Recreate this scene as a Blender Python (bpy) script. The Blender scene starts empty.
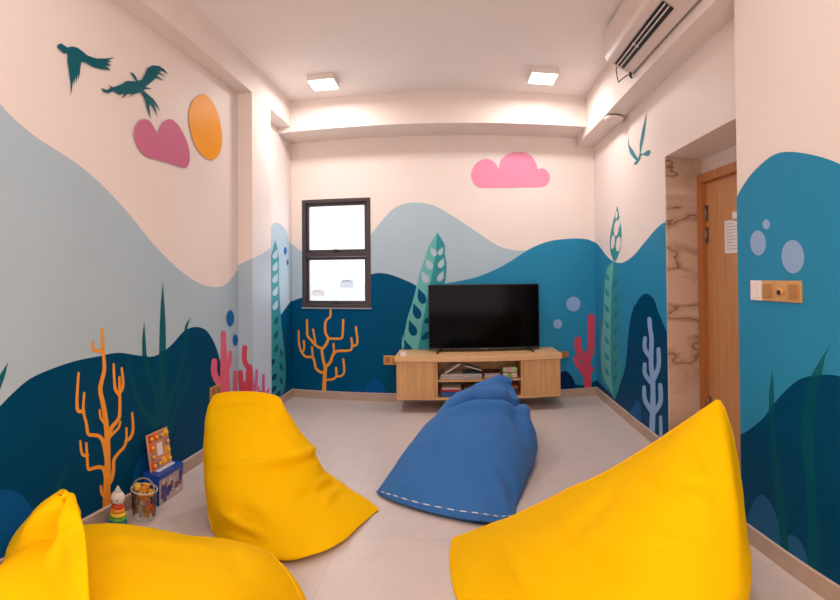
import bpy, bmesh, math, random
from mathutils import Vector, Matrix, noise
from mathutils.geometry import tessellate_polygon

random.seed(7)
scene = bpy.context.scene
COL = scene.collection
PI = math.pi

# ------------------------------------------------------------------ survey
# The photograph is a cylindrical panorama; these are its surveyed camera constants.
F, YAW, PIT, ROL, Y0 = 500.0, 0.0625, 0.0144, 0.0089, 268.97
EYE = Vector((0, 0, 1.15))
ROT = (Matrix.Rotation(YAW, 3, 'Z') @ Matrix.Rotation(PIT, 3, 'X')
       @ Matrix(((math.cos(ROL), 0, math.sin(ROL)), (0, 1, 0), (-math.sin(ROL), 0, math.cos(ROL)))))

def ray(px, py):
    u = (px - 420) / F; v = (Y0 - py) / F
    return ROT @ Vector((math.sin(u), math.cos(u), v))

def at(px, py, ax, val):
    """point of the room seen at a pixel, on the plane where coordinate ax equals val"""
    d = ray(px, py)
    return EYE + d * ((val - EYE[ax]) / d[ax])

def on_floor(px, py, z=0.0):
    return at(px, py, 2, z)

def proj(p):
    d = ROT.transposed() @ (Vector(p) - EYE)
    return 420 + F * math.atan2(d.x, d.y), Y0 - F * d.z / math.hypot(d.x, d.y)

# room measures (metres)
XA, XC, XE = -1.509, -1.395, -1.516        # left wall: alcove, column face, recess by the window
YC0, YC1 = 3.321, 3.700                    # column from .. to
YD, YB = 4.587, 4.217                      # back wall, face of its beam
ZC, ZL, ZBB, ZR = 2.713, 2.492, 2.446, 2.365   # ceiling, left soffit, back beam, right beam
ZS = 0.075                                 # skirting height
YF = -2.6                                  # wall behind the camera
XN, YN = 1.19, 1.84                        # projecting wall on the right and its far edge
YO, ZH = 2.866, 1.885                      # door opening
def xr(y): return 1.36 - (YD - y) * 0.026  # right wall runs slightly out of square
XDOOR = 1.568

# ------------------------------------------------------------------ materials
def lin(c):
    return tuple(((v / 255) / 12.92 if v / 255 <= 0.04045 else ((v / 255 + 0.055) / 1.055) ** 2.4) for v in c) + (1.0,)

MATS = {}
def mat(name, rgb, rough=0.5, var=0.04, scale=6.0, bump=0.0, metal=0.0, spec=0.5, stretch=None, sheen=0.0, coat=0.0):
    if name in MATS: return MATS[name]
    m = bpy.data.materials.new(name); m.use_nodes = True
    nt = m.node_tree; b = nt.nodes['Principled BSDF']
    tc = nt.nodes.new('ShaderNodeTexCoord')
    mp = nt.nodes.new('ShaderNodeMapping')
    if stretch: mp.inputs['Scale'].default_value = stretch
    nz = nt.nodes.new('ShaderNodeTexNoise'); nz.inputs['Scale'].default_value = scale; nz.inputs['Detail'].default_value = 4
    cr = nt.nodes.new('ShaderNodeValToRGB')
    l = lin(rgb)
    cr.color_ramp.elements[0].position = 0.3; cr.color_ramp.elements[1].position = 0.7
    cr.color_ramp.elements[0].color = tuple(max(0, c * (1 - var)) for c in l[:3]) + (1,)
    cr.color_ramp.elements[1].color = tuple(min(1, c * (1 + var)) for c in l[:3]) + (1,)
    nt.links.new(tc.outputs['Object'], mp.inputs['Vector'])
    nt.links.new(mp.outputs['Vector'], nz.inputs['Vector'])
    nt.links.new(nz.outputs['Fac'], cr.inputs['Fac'])
    nt.links.new(cr.outputs['Color'], b.inputs['Base Color'])
    b.inputs['Roughness'].default_value = rough
    b.inputs['Metallic'].default_value = metal
    b.inputs['Specular IOR Level'].default_value = spec * (0.08 if 'paint' in name or 'canvas' in name else 1)
    if sheen: b.inputs['Sheen Weight'].default_value = sheen
    if coat: b.inputs['Coat Weight'].default_value = coat
    if bump:
        n2 = nt.nodes.new('ShaderNodeTexNoise'); n2.inputs['Scale'].default_value = scale * 12
        bp = nt.nodes.new('ShaderNodeBump'); bp.inputs['Strength'].default_value = bump; bp.inputs['Distance'].default_value = 0.002
        nt.links.new(mp.outputs['Vector'], n2.inputs['Vector'])
        nt.links.new(n2.outputs['Fac'], bp.inputs['Height']); nt.links.new(bp.outputs['Normal'], b.inputs['Normal'])
    MATS[name] = m
    return m

def emit(name, rgb, strength):
    if name in MATS: return MATS[name]
    m = bpy.data.materials.new(name); m.use_nodes = True
    b = m.node_tree.nodes['Principled BSDF']
    b.inputs['Base Color'].default_value = lin(rgb)
    b.inputs['Emission Color'].default_value = lin(rgb); b.inputs['Emission Strength'].default_value = strength
    MATS[name] = m; return m

def wood(name, rgb, axis='Z', dark=0.75):
    if name in MATS: return MATS[name]
    m = bpy.data.materials.new(name); m.use_nodes = True
    nt = m.node_tree; b = nt.nodes['Principled BSDF']
    tc = nt.nodes.new('ShaderNodeTexCoord'); mp = nt.nodes.new('ShaderNodeMapping')
    mp.inputs['Scale'].default_value = {'Z': (28, 28, 1.2), 'X': (1.2, 28, 28), 'Y': (28, 1.2, 28)}[axis]
    nz = nt.nodes.new('ShaderNodeTexNoise'); nz.inputs['Scale'].default_value = 1.6; nz.inputs['Detail'].default_value = 6; nz.inputs['Distortion'].default_value = 0.6
    cr = nt.nodes.new('ShaderNodeValToRGB'); l = lin(rgb)
    cr.color_ramp.elements[0].position = 0.3; cr.color_ramp.elements[1].position = 0.72
    cr.color_ramp.elements[0].color = tuple(c * dark for c in l[:3]) + (1,)
    cr.color_ramp.elements[1].color = tuple(min(1, c * 1.1) for c in l[:3]) + (1,)
    for a, c in ((tc.outputs['Object'], mp.inputs['Vector']), (mp.outputs['Vector'], nz.inputs['Vector']),
                 (nz.outputs['Fac'], cr.inputs['Fac']), (cr.outputs['Color'], b.inputs['Base Color'])): nt.links.new(a, c)
    b.inputs['Roughness'].default_value = 0.42
    MATS[name] = m; return m

def marble():
    m = bpy.data.materials.new('veined_marble_tile'); m.use_nodes = True
    nt = m.node_tree; b = nt.nodes['Principled BSDF']
    tc = nt.nodes.new('ShaderNodeTexCoord'); mp = nt.nodes.new('ShaderNodeMapping')
    mp.inputs['Rotation'].default_value = (0.2, 0.35, 0); mp.inputs['Scale'].default_value = (1.0, 1, 2.2)
    nz = nt.nodes.new('ShaderNodeTexNoise'); nz.inputs['Scale'].default_value = 1.35; nz.inputs['Detail'].default_value = 4; nz.inputs['Distortion'].default_value = 0.5
    cr = nt.nodes.new('ShaderNodeValToRGB'); e = cr.color_ramp.elements
    e[0].position = 0.0; e[0].color = lin((212, 184, 162))
    e[1].position = 1.0; e[1].color = lin((206, 176, 154))
    for p, c in ((0.44, (208, 178, 156)), (0.485, (178, 142, 118)), (0.496, (128, 94, 74)), (0.503, (188, 156, 134)), (0.60, (216, 190, 170))):
        x = e.new(p); x.color = lin(c)
    for a, c in ((tc.outputs['Object'], mp.inputs['Vector']), (mp.outputs['Vector'], nz.inputs['Vector']),
                 (nz.outputs['Fac'], cr.inputs['Fac']), (cr.outputs['Color'], b.inputs['Base Color'])): nt.links.new(a, c)
    b.inputs['Roughness'].default_value = 0.25
    return m

def floor_mat(name, rgb, tile=0.6):
    m = bpy.data.materials.new(name); m.use_nodes = True
    nt = m.node_tree; b = nt.nodes['Principled BSDF']
    tc = nt.nodes.new('ShaderNodeTexCoord')
    mp = nt.nodes.new('ShaderNodeMapping'); mp.inputs['Location'].default_value = (-0.1, 0.21, 0)
    br = nt.nodes.new('ShaderNodeTexBrick'); br.offset = 0.0
    br.inputs['Scale'].default_value = 1.0; br.inputs['Brick Width'].default_value = tile; br.inputs['Row Height'].default_value = tile
    br.inputs['Mortar Size'].default_value = 0.0025; br.inputs['Mortar Smooth'].default_value = 0.4
    l = lin(rgb)
    br.inputs['Color1'].default_value = l; br.inputs['Color2'].default_value = tuple(c * 0.97 for c in l[:3]) + (1,)
    br.inputs['Mortar'].default_value = tuple(c * 0.84 for c in l[:3]) + (1,)
    nz = nt.nodes.new('ShaderNodeTexNoise'); nz.inputs['Scale'].default_value = 9; nz.inputs['Detail'].default_value = 8; nz.inputs['Roughness'].default_value = 0.7
    mx = nt.nodes.new('ShaderNodeMixRGB'); mx.blend_type = 'MULTIPLY'; mx.inputs['Fac'].default_value = 1.0
    cr = nt.nodes.new('ShaderNodeValToRGB'); cr.color_ramp.elements[0].position = 0.25; cr.color_ramp.elements[1].position = 0.75
    cr.color_ramp.elements[0].color = (0.9, 0.9, 0.9, 1); cr.color_ramp.elements[1].color = (1, 1, 1, 1)
    for a, c in ((tc.outputs['Object'], mp.inputs['Vector']), (mp.outputs['Vector'], br.inputs['Vector']), (tc.outputs['Object'], nz.inputs['Vector']),
                 (nz.outputs['Fac'], cr.inputs['Fac']), (br.outputs['Color'], mx.inputs['Color1']), (cr.outputs['Color'], mx.inputs['Color2']),
                 (mx.outputs['Color'], b.inputs['Base Color'])): nt.links.new(a, c)
    b.inputs['Roughness'].default_value = 0.38
    return m

def glass(name, alpha=0.15, rgb=(255, 255, 255), rough=0.05):
    m = bpy.data.materials.new(name); m.use_nodes = True
    nt = m.node_tree; nt.nodes.remove(nt.nodes['Principled BSDF'])
    out = nt.nodes['Material Output']
    tr = nt.nodes.new('ShaderNodeBsdfTransparent'); gl = nt.nodes.new('ShaderNodeBsdfGlossy'); gl.inputs['Roughness'].default_value = rough
    tr.inputs['Color'].default_value = lin(rgb)
    mx = nt.nodes.new('ShaderNodeMixShader')
    fr = nt.nodes.new('ShaderNodeFresnel'); fr.inputs['IOR'].default_value = 1.3 + alpha
    nt.links.new(fr.outputs['Fac'], mx.inputs['Fac']); nt.links.new(tr.outputs['BSDF'], mx.inputs[1]); nt.links.new(gl.outputs['BSDF'], mx.inputs[2])
    nt.links.new(mx.outputs['Shader'], out.inputs['Surface'])
    return m

# ------------------------------------------------------------------ object helpers
def tag(o, label=None, cat=None, group=None, kind=None):
    if label: o['label'] = label
    if cat: o['category'] = cat
    if group: o['group'] = group
    if kind: o['kind'] = kind
    return o

def empty(name, loc, label, cat, group=None, rz=0.0):
    o = bpy.data.objects.new(name, None); COL.objects.link(o)
    o.location = loc; o.rotation_euler = (0, 0, rz); o.empty_display_size = 0.05
    return tag(o, label, cat, group)

def link(name, bm, mats, parent=None, smooth=False, world=False):
    me = bpy.data.meshes.new(name)
    bm.normal_update(); bm.to_mesh(me); bm.free()
    for m in (mats if isinstance(mats, (list, tuple)) else [mats]): me.materials.append(m)
    if smooth:
        for p in me.polygons: p.use_smooth = True
    o = bpy.data.objects.new(name, me); COL.objects.link(o)
    if parent:
        o.parent = parent
        if world: o.matrix_parent_inverse = Matrix.LocRotScale(parent.location, parent.rotation_euler, None).inverted()
    return o

def box(bm, lo, hi, mi=0, bevel=0.0):
    lo, hi = Vector(lo), Vector(hi)
    r = bmesh.ops.create_cube(bm, size=1.0, matrix=Matrix.Translation((lo + hi) / 2) @ Matrix.Diagonal((*(hi - lo), 1)))
    vs = r['verts']; fs = {f for v in vs for f in v.link_faces}
    for f in fs: f.material_index = mi
    if bevel:
        es = list({e for v in vs for e in v.link_edges})
        g = bmesh.ops.bevel(bm, geom=es, offset=bevel, segments=2, affect='EDGES', profile=0.6)
        for f in g['faces']: f.material_index = mi
    return vs

def mbox(name, lo, hi, m, parent=None, bevel=0.0, world=False):
    bm = bmesh.new(); box(bm, lo, hi, 0, bevel)
    return link(name, bm, m, parent, world=world)

def quad(bm, pts, mi=0):
    f = bm.faces.new([bm.verts.new(p) for p in pts]); f.material_index = mi; return f

def lathe(bm, prof, seg=24, mi=0, centre=(0, 0, 0)):
    c = Vector(centre); rings = []
    for r, z in prof:
        rings.append([bm.verts.new(c + Vector((r * math.cos(2 * PI * k / seg), r * math.sin(2 * PI * k / seg), z))) for k in range(seg)])
    for a, b in zip(rings, rings[1:]):
        for k in range(seg):
            f = bm.faces.new((a[k], a[(k + 1) % seg], b[(k + 1) % seg], b[k])); f.material_index = mi; f.smooth = True
    for rg, rev in ((rings[0], True), (rings[-1], False)):
        f = bm.faces.new(rg[::-1] if rev else rg); f.material_index = mi

def tube(bm, pts, r, seg=8, mi=0):
    pts = [Vector(p) for p in pts]; rings = []
    for i, p in enumerate(pts):
        d = (pts[min(i + 1, len(pts) - 1)] - pts[max(i - 1, 0)])
        d = d.normalized() if d.length > 1e-9 else Vector((0, 0, 1))
        a = d.orthogonal().normalized() if i == 0 else (a - d * a.dot(d)).normalized()
        b = d.cross(a)
        rr = r[i] if isinstance(r, (list, tuple)) else r
        rings.append([bm.verts.new(p + (a * math.cos(2 * PI * k / seg) + b * math.sin(2 * PI * k / seg)) * rr) for k in range(seg)])
    for u, w in zip(rings, rings[1:]):
        for k in range(seg):
            f = bm.faces.new((u[k], u[(k + 1) % seg], w[(k + 1) % seg], w[k])); f.material_index = mi; f.smooth = True
    bm.faces.new(rings[0][::-1]).material_index = mi; bm.faces.new(rings[-1]).material_index = mi

def catmull(pts, n=6, closed=False):
    P = [Vector(p) for p in pts]; N = len(P); out = []
    rng = range(N) if closed else range(N - 1)
    for i in rng:
        if closed: p0, p1, p2, p3 = P[i - 1], P[i], P[(i + 1) % N], P[(i + 2) % N]
        else: p0, p1, p2, p3 = P[max(i - 1, 0)], P[i], P[i + 1], P[min(i + 2, N - 1)]
        for k in range(n):
            t = k / n
            out.append(0.5 * ((2 * p1) + (p2 - p0) * t + (2 * p0 - 5 * p1 + 4 * p2 - p3) * t * t + (3 * p1 - p0 - 3 * p2 + p3) * t ** 3))
    if not closed: out.append(P[-1])
    return out

# ------------------------------------------------------------------ painted walls
# a Plane is an upright wall: origin o, horizontal unit s, outward normal n (into the room), extents in s and z
class Plane:
    def __init__(self, p0, p1, z0, z1, inside):
        self.o = Vector((p0[0], p0[1], 0)); d = Vector((p1[0] - p0[0], p1[1] - p0[1], 0))
        self.len = d.length; self.s = d.normalized(); n = Vector((-self.s.y, self.s.x, 0))
        if n.dot(Vector((inside[0], inside[1], 0)) - self.o) < 0: n = -n
        self.n = n; self.z0, self.z1 = z0, z1
    def hit(self, px, py):
        d = ray(px, py); dn = d.dot(self.n)
        if dn > -0.02: return None
        t = (self.o - EYE).dot(self.n) / dn
        p = EYE + d * t
        return Vector(((p - self.o).dot(self.s), p.z))
    def world(self, q, off=0.0): return self.o + self.s * q[0] + Vector((0, 0, q[1])) + self.n * off

def clip(poly, lo, hi):
    for ax, val, sg in ((0, lo[0], 1), (0, hi[0], -1), (1, lo[1], 1), (1, hi[1], -1)):
        out = []
        for i in range(len(poly)):
            a, b = poly[i - 1], poly[i]
            da, db = (a[ax] - val) * sg, (b[ax] - val) * sg
            if (da >= 0) != (db >= 0):
                t = da / (da - db); out.append(a.lerp(b, t))
            if db >= 0: out.append(b)
        poly = out
        if len(poly) < 3: return []
    return poly

def fill(bm, plane, poly, mi, off):
    """paint a closed pixel outline onto the plane"""
    q = []
    for i in range(len(poly)):
        a, b = Vector(poly[i - 1]), Vector(poly[i]); n = max(1, int((b - a).length / 8))
        for k in range(n): q.append(a.lerp(b, (k + 1) / n))
    q = [plane.hit(*p) for p in q]
    if any(p is None for p in q): q = [p for p in q if p is not None]
    if len(q) < 3: return
    q = clip(q, (0, plane.z0), (plane.len, plane.z1))
    if len(q) < 3: return
    ded = [q[0]]
    for p in q[1:]:
        if (p - ded[-1]).length > 1e-5: ded.append(p)
    if (ded[0] - ded[-1]).length < 1e-5: ded.pop()
    if len(ded) < 3: return
    tris = tessellate_polygon([[Vector((p[0], p[1], 0)) for p in ded]])
    vs = [bm.verts.new(plane.world(p, off)) for p in ded]
    for t in tris:
        try: f = bm.faces.new([vs[i] for i in t])
        except ValueError: continue
        f.material_index = mi
        f.normal_update()
        if f.normal.dot(plane.n) < 0: f.normal_flip()

def smooth(pts, n=5): return [tuple(p) for p in catmull([Vector((x, y)) for x, y in pts], n, True)]
def curve(pts, n=5): return [tuple(p) for p in catmull([Vector((x, y)) for x, y in pts], n)]
def ell(cx, cy, rx, ry, rot=0.0, n=28):
    c, s = math.cos(rot), math.sin(rot)
    return [(cx + rx * math.cos(2 * PI * k / n) * c - ry * math.sin(2 * PI * k / n) * s,
             cy + rx * math.cos(2 * PI * k / n) * s + ry * math.sin(2 * PI * k / n) * c) for k in range(n)]
def drop(cx, cy, rx, ry, rot=0.0, n=24):
    """teardrop: round low end, pointed top"""
    c, s = math.cos(rot), math.sin(rot); out = []
    for k in range(n):
        a = 2 * PI * k / n; y = math.cos(a); x = math.sin(a) * (0.5 + 0.5 * (-y) * 0.5 + 0.25) * (1 if y < 0 else (1 - y * 0.6))
        x *= rx; y = -y * ry
        out.append((cx + x * c - y * s, cy + x * s + y * c))
    return out

LAY = 0.00008   # one coat of paint
class Mural:
    def __init__(self, bm, planes): self.bm, self.planes, self.k, self.sub, self.mats = bm, planes, 0, 0, []
    def mi(self, m):
        if m not in self.mats: self.mats.append(m)
        return self.mats.index(m)
    def poly(self, m, pts, planes=None):
        self.k += 1
        for p in (planes or self.planes): fill(self.bm, p, pts, self.mi(m), LAY * self.k)
    def stroke(self, m, pts, w, planes=None, n=5, new=True):
        """a brush stroke of tapering width, round ended"""
        if new: self.k += 1
        c = curve(pts, n); N = len(c); w0, w1 = (w, w) if not isinstance(w, tuple) else w
        lft, rgt = [], []
        for i in range(N):
            p = Vector(c[i]); d = (Vector(c[min(i + 1, N - 1)]) - Vector(c[max(i - 1, 0)])).normalized(); nn = Vector((-d.y, d.x))
            r = (w0 + (w1 - w0) * i / (N - 1)) / 2
            if i == 0: a0 = math.atan2(nn.y, nn.x); cap0 = [tuple(p + Vector((math.cos(a0 + PI * k / 6), math.sin(a0 + PI * k / 6))) * r) for k in range(5, 0, -1)]
            if i == N - 1: a1 = math.atan2(-nn.y, -nn.x); cap1 = [tuple(p + Vector((math.cos(a1 + PI * k / 6), math.sin(a1 + PI * k / 6))) * r) for k in range(5, 0, -1)]
            lft.append(tuple(p + nn * r)); rgt.append(tuple(p - nn * r))
        out = lft + cap1 + rgt[::-1] + cap0
        for pl in (planes or self.planes): fill(self.bm, pl, out, self.mi(m), LAY * self.k + LAY * .2 * self.sub)
    def coral(self, m, strokes, planes=None):
        self.k += 1
        for pts, w in strokes: self.stroke(m, pts, w, planes, 4)

#@PALETTE
WHITE = mat('warm_white_wall_paint', (240, 226, 218), 0.42, 0.012, 3)
CEIL = mat('white_ceiling_paint', (248, 238, 233), 0.7, 0.012, 3)
LIGHTB = mat('pale_blue_grey_paint', (178, 198, 209), 0.42, 0.02, 3)
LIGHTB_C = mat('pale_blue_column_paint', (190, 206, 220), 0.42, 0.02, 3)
MIDB = mat('sea_blue_paint', (48, 140, 180), 0.42, 0.03, 3)
DARKB = mat('deep_sea_blue_paint', (0, 80, 120), 0.42, 0.04, 3)
DARKN = mat('navy_blue_paint', (0, 68, 104), 0.42, 0.04, 3)
BLOB = mat('rock_blue_paint', (10, 86, 148), 0.42, 0.03, 3)
ROCKN = mat('slate_blue_rock_paint', (34, 92, 138), 0.42, 0.03, 3)
NAVY = mat('dark_navy_rock_paint', (6, 44, 92), 0.42, 0.03, 3)
TEALD = mat('dark_teal_leaf_paint', (26, 100, 112), 0.42, 0.03, 3)
TEALN = mat('night_teal_leaf_paint', (2, 80, 98), 0.42, 0.03, 3)
TEALL = mat('light_teal_leaf_paint', (108, 186, 184), 0.42, 0.03, 3)
TEALM = mat('teal_leaf_paint', (56, 148, 156), 0.42, 0.03, 3)
TEALX = mat('mid_teal_leaf_paint', (44, 128, 142), 0.42, 0.03, 3)
BIRD = mat('bird_teal_paint', (24, 98, 110), 0.42, 0.03, 3)
BIRDL = mat('bird_light_teal_paint', (70, 140, 150), 0.42, 0.05, 3)
ORANGE = mat('coral_orange_paint', (244, 158, 58), 0.42, 0.03, 3)
SUN = mat('sun_orange_paint', (250, 166, 48), 0.42, 0.02, 3)
PINK = mat('cloud_pink_paint', (240, 152, 182), 0.42, 0.02, 3)
ROSE = mat('cloud_rose_paint', (208, 116, 148), 0.42, 0.02, 3)
CORALP = mat('coral_pink_paint', (228, 106, 134), 0.42, 0.03, 3)
CORALR = mat('coral_red_paint', (208, 78, 100), 0.42, 0.03, 3)
MAGENTA = mat('coral_magenta_paint', (220, 100, 152), 0.42, 0.03, 3)
LILAC = mat('lilac_blue_paint', (140, 174, 218), 0.42, 0.03, 3)
BUBBLE = mat('bubble_lilac_paint', (146, 176, 214), 0.42, 0.02, 3)
BUBBLEB = mat('bubble_blue_paint', (30, 104, 172), 0.42, 0.02, 3)
SKIRT = mat('stone_skirting_tile', (186, 160, 143), 0.4, 0.06, 14)
SKIRTEDGE = mat('skirting_edge', (204, 180, 164), 0.4, 0.03, 14)
FLOOR = floor_mat('beige_stone_floor_tile', (220, 204, 197))
MARBLE = marble()
OAK = wood('light_oak_veneer', (218, 162, 106), 'Z', 0.86)
OAKX = wood('light_oak_edge', (232, 182, 128), 'X', 0.88)
DOORW = wood('honey_oak_door', (206, 146, 94), 'Z', 0.84)
DOORF = wood('honey_oak_door_frame', (190, 122, 66), 'Z', 0.84)
FRAMEM = mat('dark_bronze_window_frame', (62, 50, 52), 0.4, 0.05, 20)
BLACK = mat('black_plastic', (14, 14, 15), 0.4, 0.1, 20)
SCREEN = mat('black_glass_screen', (4, 4, 5), 0.10, 0.02, 20, spec=0.05)
WPLAST = mat('white_plastic', (236, 224, 216), 0.4, 0.02, 10)
ACW = mat('air_conditioner_white', (232, 214, 204), 0.4, 0.015, 10)
GOLD = mat('gold_switch_plate', (214, 158, 92), 0.35, 0.05, 20, metal=0.35)
GOLDD = mat('gold_rocker', (184, 124, 68), 0.35, 0.05, 20, metal=0.35)
STEEL = mat('brushed_steel', (150, 130, 110), 0.35, 0.05, 20, metal=0.8)
PAPER = mat('white_paper', (240, 232, 230), 0.7, 0.015, 10)
YELLOW = mat('yellow_canvas', (255, 196, 4), 0.72, 0.03, 5, bump=0.12, sheen=0.0)
YSEAM = mat('yellow_seam_piping', (255, 194, 6), 0.7, 0.03, 20)
BLUE = mat('blue_canvas', (58, 112, 176), 0.72, 0.04, 5, bump=0.12, sheen=0.1)
BSEAM = mat('blue_seam_piping', (44, 92, 152), 0.7, 0.03, 20)
STITCH = mat('white_stitching_thread', (214, 220, 226), 0.7, 0.03, 20)
LAMP = emit('lamp_diffuser_glow', (255, 244, 232), 9.0)
PANE = glass('window_glass')

IN = (0, 2)
# ------------------------------------------------------------------ setting: left wall
A_ = Plane((XA, YF), (XA, YC0), 0, ZL, IN)
R_ = Plane((XA, YC0), (XC, YC0), 0, ZL, IN)
C_ = Plane((XC, YC0), (XC, YC1), 0, ZC, IN)
E_ = Plane((XE, YC1), (XE, YD), 0, ZL, IN)
bm = bmesh.new()
Mw = Mural(bm, [A_, R_, C_, E_]); Mw.mi(WHITE)
def wallrect(bm, p, z0, z1, mi=0):
    quad(bm, [p.world((0, z0)), p.world((p.len, z0)), p.world((p.len, z1)), p.world((0, z1))], mi)
wallrect(bm, A_, 0, ZL); wallrect(bm, R_, 0, ZL); wallrect(bm, C_, 0, ZL); wallrect(bm, E_, 0, ZL)
quad(bm, [(XC, YC1, 0), (XE, YC1, 0), (XE, YC1, ZL), (XC, YC1, ZL)])          # far side of the column
quad(bm, [(XA, YF, ZL), (XC, YF, ZL), (XC, YC0, ZL), (XA, YC0, ZL)])          # soffit of the alcove
quad(bm, [(XE, YC1, ZL), (XC, YC1, ZL), (XC, YD, ZL), (XE, YD, ZL)])          # soffit of the recess
quad(bm, [(XC, YF, ZL), (XC, YD, ZL), (XC, YD, ZC), (XC, YF, ZC)])            # face of the downstand
# pale hill: alcove, then return, column and recess
Mw.poly(LIGHTB, curve([(-45, 78), (-20, 92), (0, 104), (8, 113), (32, 134), (56, 150), (82, 167.5), (107, 190), (130, 215), (152, 242.5), (175, 266),
                       (195, 281), (210, 286.5), (222.5, 286), (231, 279), (237, 271), (242, 262)]) + [(242, 470), (-45, 640)], [A_])
Mw.poly(LIGHTB, [(232, 268), (237, 266), (244, 262), (254, 258), (254, 440), (232, 440)], [R_])
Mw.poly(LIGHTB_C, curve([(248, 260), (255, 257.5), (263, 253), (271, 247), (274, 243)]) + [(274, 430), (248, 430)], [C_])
Mw.poly(LIGHTB, curve([(262, 234), (271, 226.5), (273.5, 223.5), (276.6, 222.5), (281.6, 225), (286.6, 231.6), (289.5, 241), (296, 252)]) + [(296, 420), (262, 420)], [E_])
# deep hill
Mw.poly(DARKN, curve([(-45, 458), (-20, 428), (0, 406), (15, 391), (30, 378.7), (50, 369.5), (75, 361), (100, 356), (112.5, 353.3), (122.5, 353), (140, 355.7),
                      (152.5, 356.5), (162.5, 352), (172.5, 343.7), (182.5, 332.5), (190, 328), (197.5, 327), (205, 329.5), (211, 336.7), (215.6, 346), (219, 357), (221.6, 370), (224, 392)])
        + [(224, 480), (-45, 640)], [A_])
Mw.poly(DARKB, [(296, 294), (291, 301), (273, 325), (262, 341), (262, 430), (296, 430)], [E_])
# rocks
Mw.poly(BLOB, smooth([(-40, 500), (-15, 490), (0, 489.5), (15, 491.6), (25.5, 499), (33, 511), (39, 530), (40, 570), (10, 620), (-40, 640)]), [A_])
Mw.poly(BLOB, smooth([(131, 500), (133, 480), (137, 463), (146, 452), (160, 452), (168, 470), (168, 500)]), [A_])
# grass blades
Mw.poly(TEALD, [(162.7, 281)] + curve([(164.5, 305), (165.5, 325), (166, 352)]) + curve([(159, 354), (159.5, 330), (160.5, 305)]), [A_])
Mw.poly(TEALN, curve([(166, 350), (166.7, 385), (165, 419), (164, 455)]) + curve([(157, 455), (157, 427), (158.7, 390), (159, 352)]), [A_])
Mw.poly(TEALD, [(144, 320.7)] + curve([(145.3, 336), (146.7, 357)]) + curve([(142, 357), (142, 339)]), [A_])
Mw.poly(TEALN, curve([(146.7, 355), (152, 374), (158, 398), (162, 450)]) + curve([(157, 450), (154, 400), (146.5, 377), (142, 356)]), [A_])
Mw.poly(TEALN, curve([(130, 358), (134, 382), (142, 403), (157, 424), (160, 450)]) + curve([(153, 445), (150, 425), (137, 405), (130, 384), (126.5, 362)]), [A_])
Mw.poly(TEALD, [(190.5, 317)] + [(188, 325), (187, 330), (184, 331), (185, 325)], [A_])
Mw.poly(TEALN, curve([(187.5, 329), (187, 350), (181, 375), (171, 403), (166, 440)]) + curve([(162, 440), (167, 403), (176, 375), (182.5, 350), (184, 331)]), [A_])
Mw.poly(TEALN, curve([(191.5, 360), (189.5, 382), (182, 398), (174, 419), (168, 450)]) + curve([(164, 450), (170, 419), (178, 398), (186, 380)]), [A_])
Mw.poly(TEALD, [(8, 362), (4.5, 377), (-4, 400), (-30, 440), (-30, 420), (-5, 382)], [A_])
Mw.poly(TEALN, [(71.5, 457), (67, 472), (60, 488), (54, 500), (50, 500), (57, 484), (64, 470)], [A_])
# orange coral
Mw.coral(ORANGE, [
    ([(107, 508), (106.5, 493), (107.3, 470)], (9, 6)), ([(107.3, 470), (107.3, 450), (106.7, 433), (105, 416.7), (102.7, 403), (100, 390), (101.7, 380), (104, 370), (103.8, 360), (102.7, 347), (101.8, 329)], (6, 2.8)),
    ([(102.5, 351), (97, 350.5), (93.3, 350), (92.5, 342)], (4, 2.4)),
    ([(107, 463), (104, 445), (100, 437), (94, 435), (88, 434), (86, 423), (83, 410), (84, 393)], (4.6, 2.4)),
    ([(83, 411), (78, 411), (76.7, 404), (77, 392), (78.3, 373)], (4, 2.4)),
    ([(106, 480), (104, 470), (100, 467), (93, 468), (88, 469), (87, 460), (86, 443)], (4.6, 2.4)),
    ([(87, 455), (83, 455), (81, 451), (80, 441)], (3.6, 2.2)),
    ([(105, 497), (101.5, 493), (100.5, 486)], (4, 2.2)), ([(105, 424), (100.5, 418), (99.3, 410)], (3, 2.2)),
    ([(107.3, 437), (111.7, 427), (118, 419), (119.5, 410), (119.3, 393), (119, 377)], (4.4, 2.4)),
    ([(119, 395), (115, 389), (113.8, 378), (113.3, 364)], (3.6, 2.2)), ([(119, 393), (122, 388), (122.6, 380), (121.3, 368)], (3.6, 2.2)),
    ([(108.5, 438), (113, 433), (118, 428), (120, 421.7)], (3, 2.2)),
    ([(107.5, 485), (111, 479), (113, 470), (113.5, 460), (118, 453), (123.5, 447), (126, 440), (126, 428)], (4.2, 2.2)),
    ([(125.5, 441), (129.5, 438), (132.3, 432), (132.6, 424), (131.7, 413)], (3.6, 2.2))], [A_])
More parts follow.
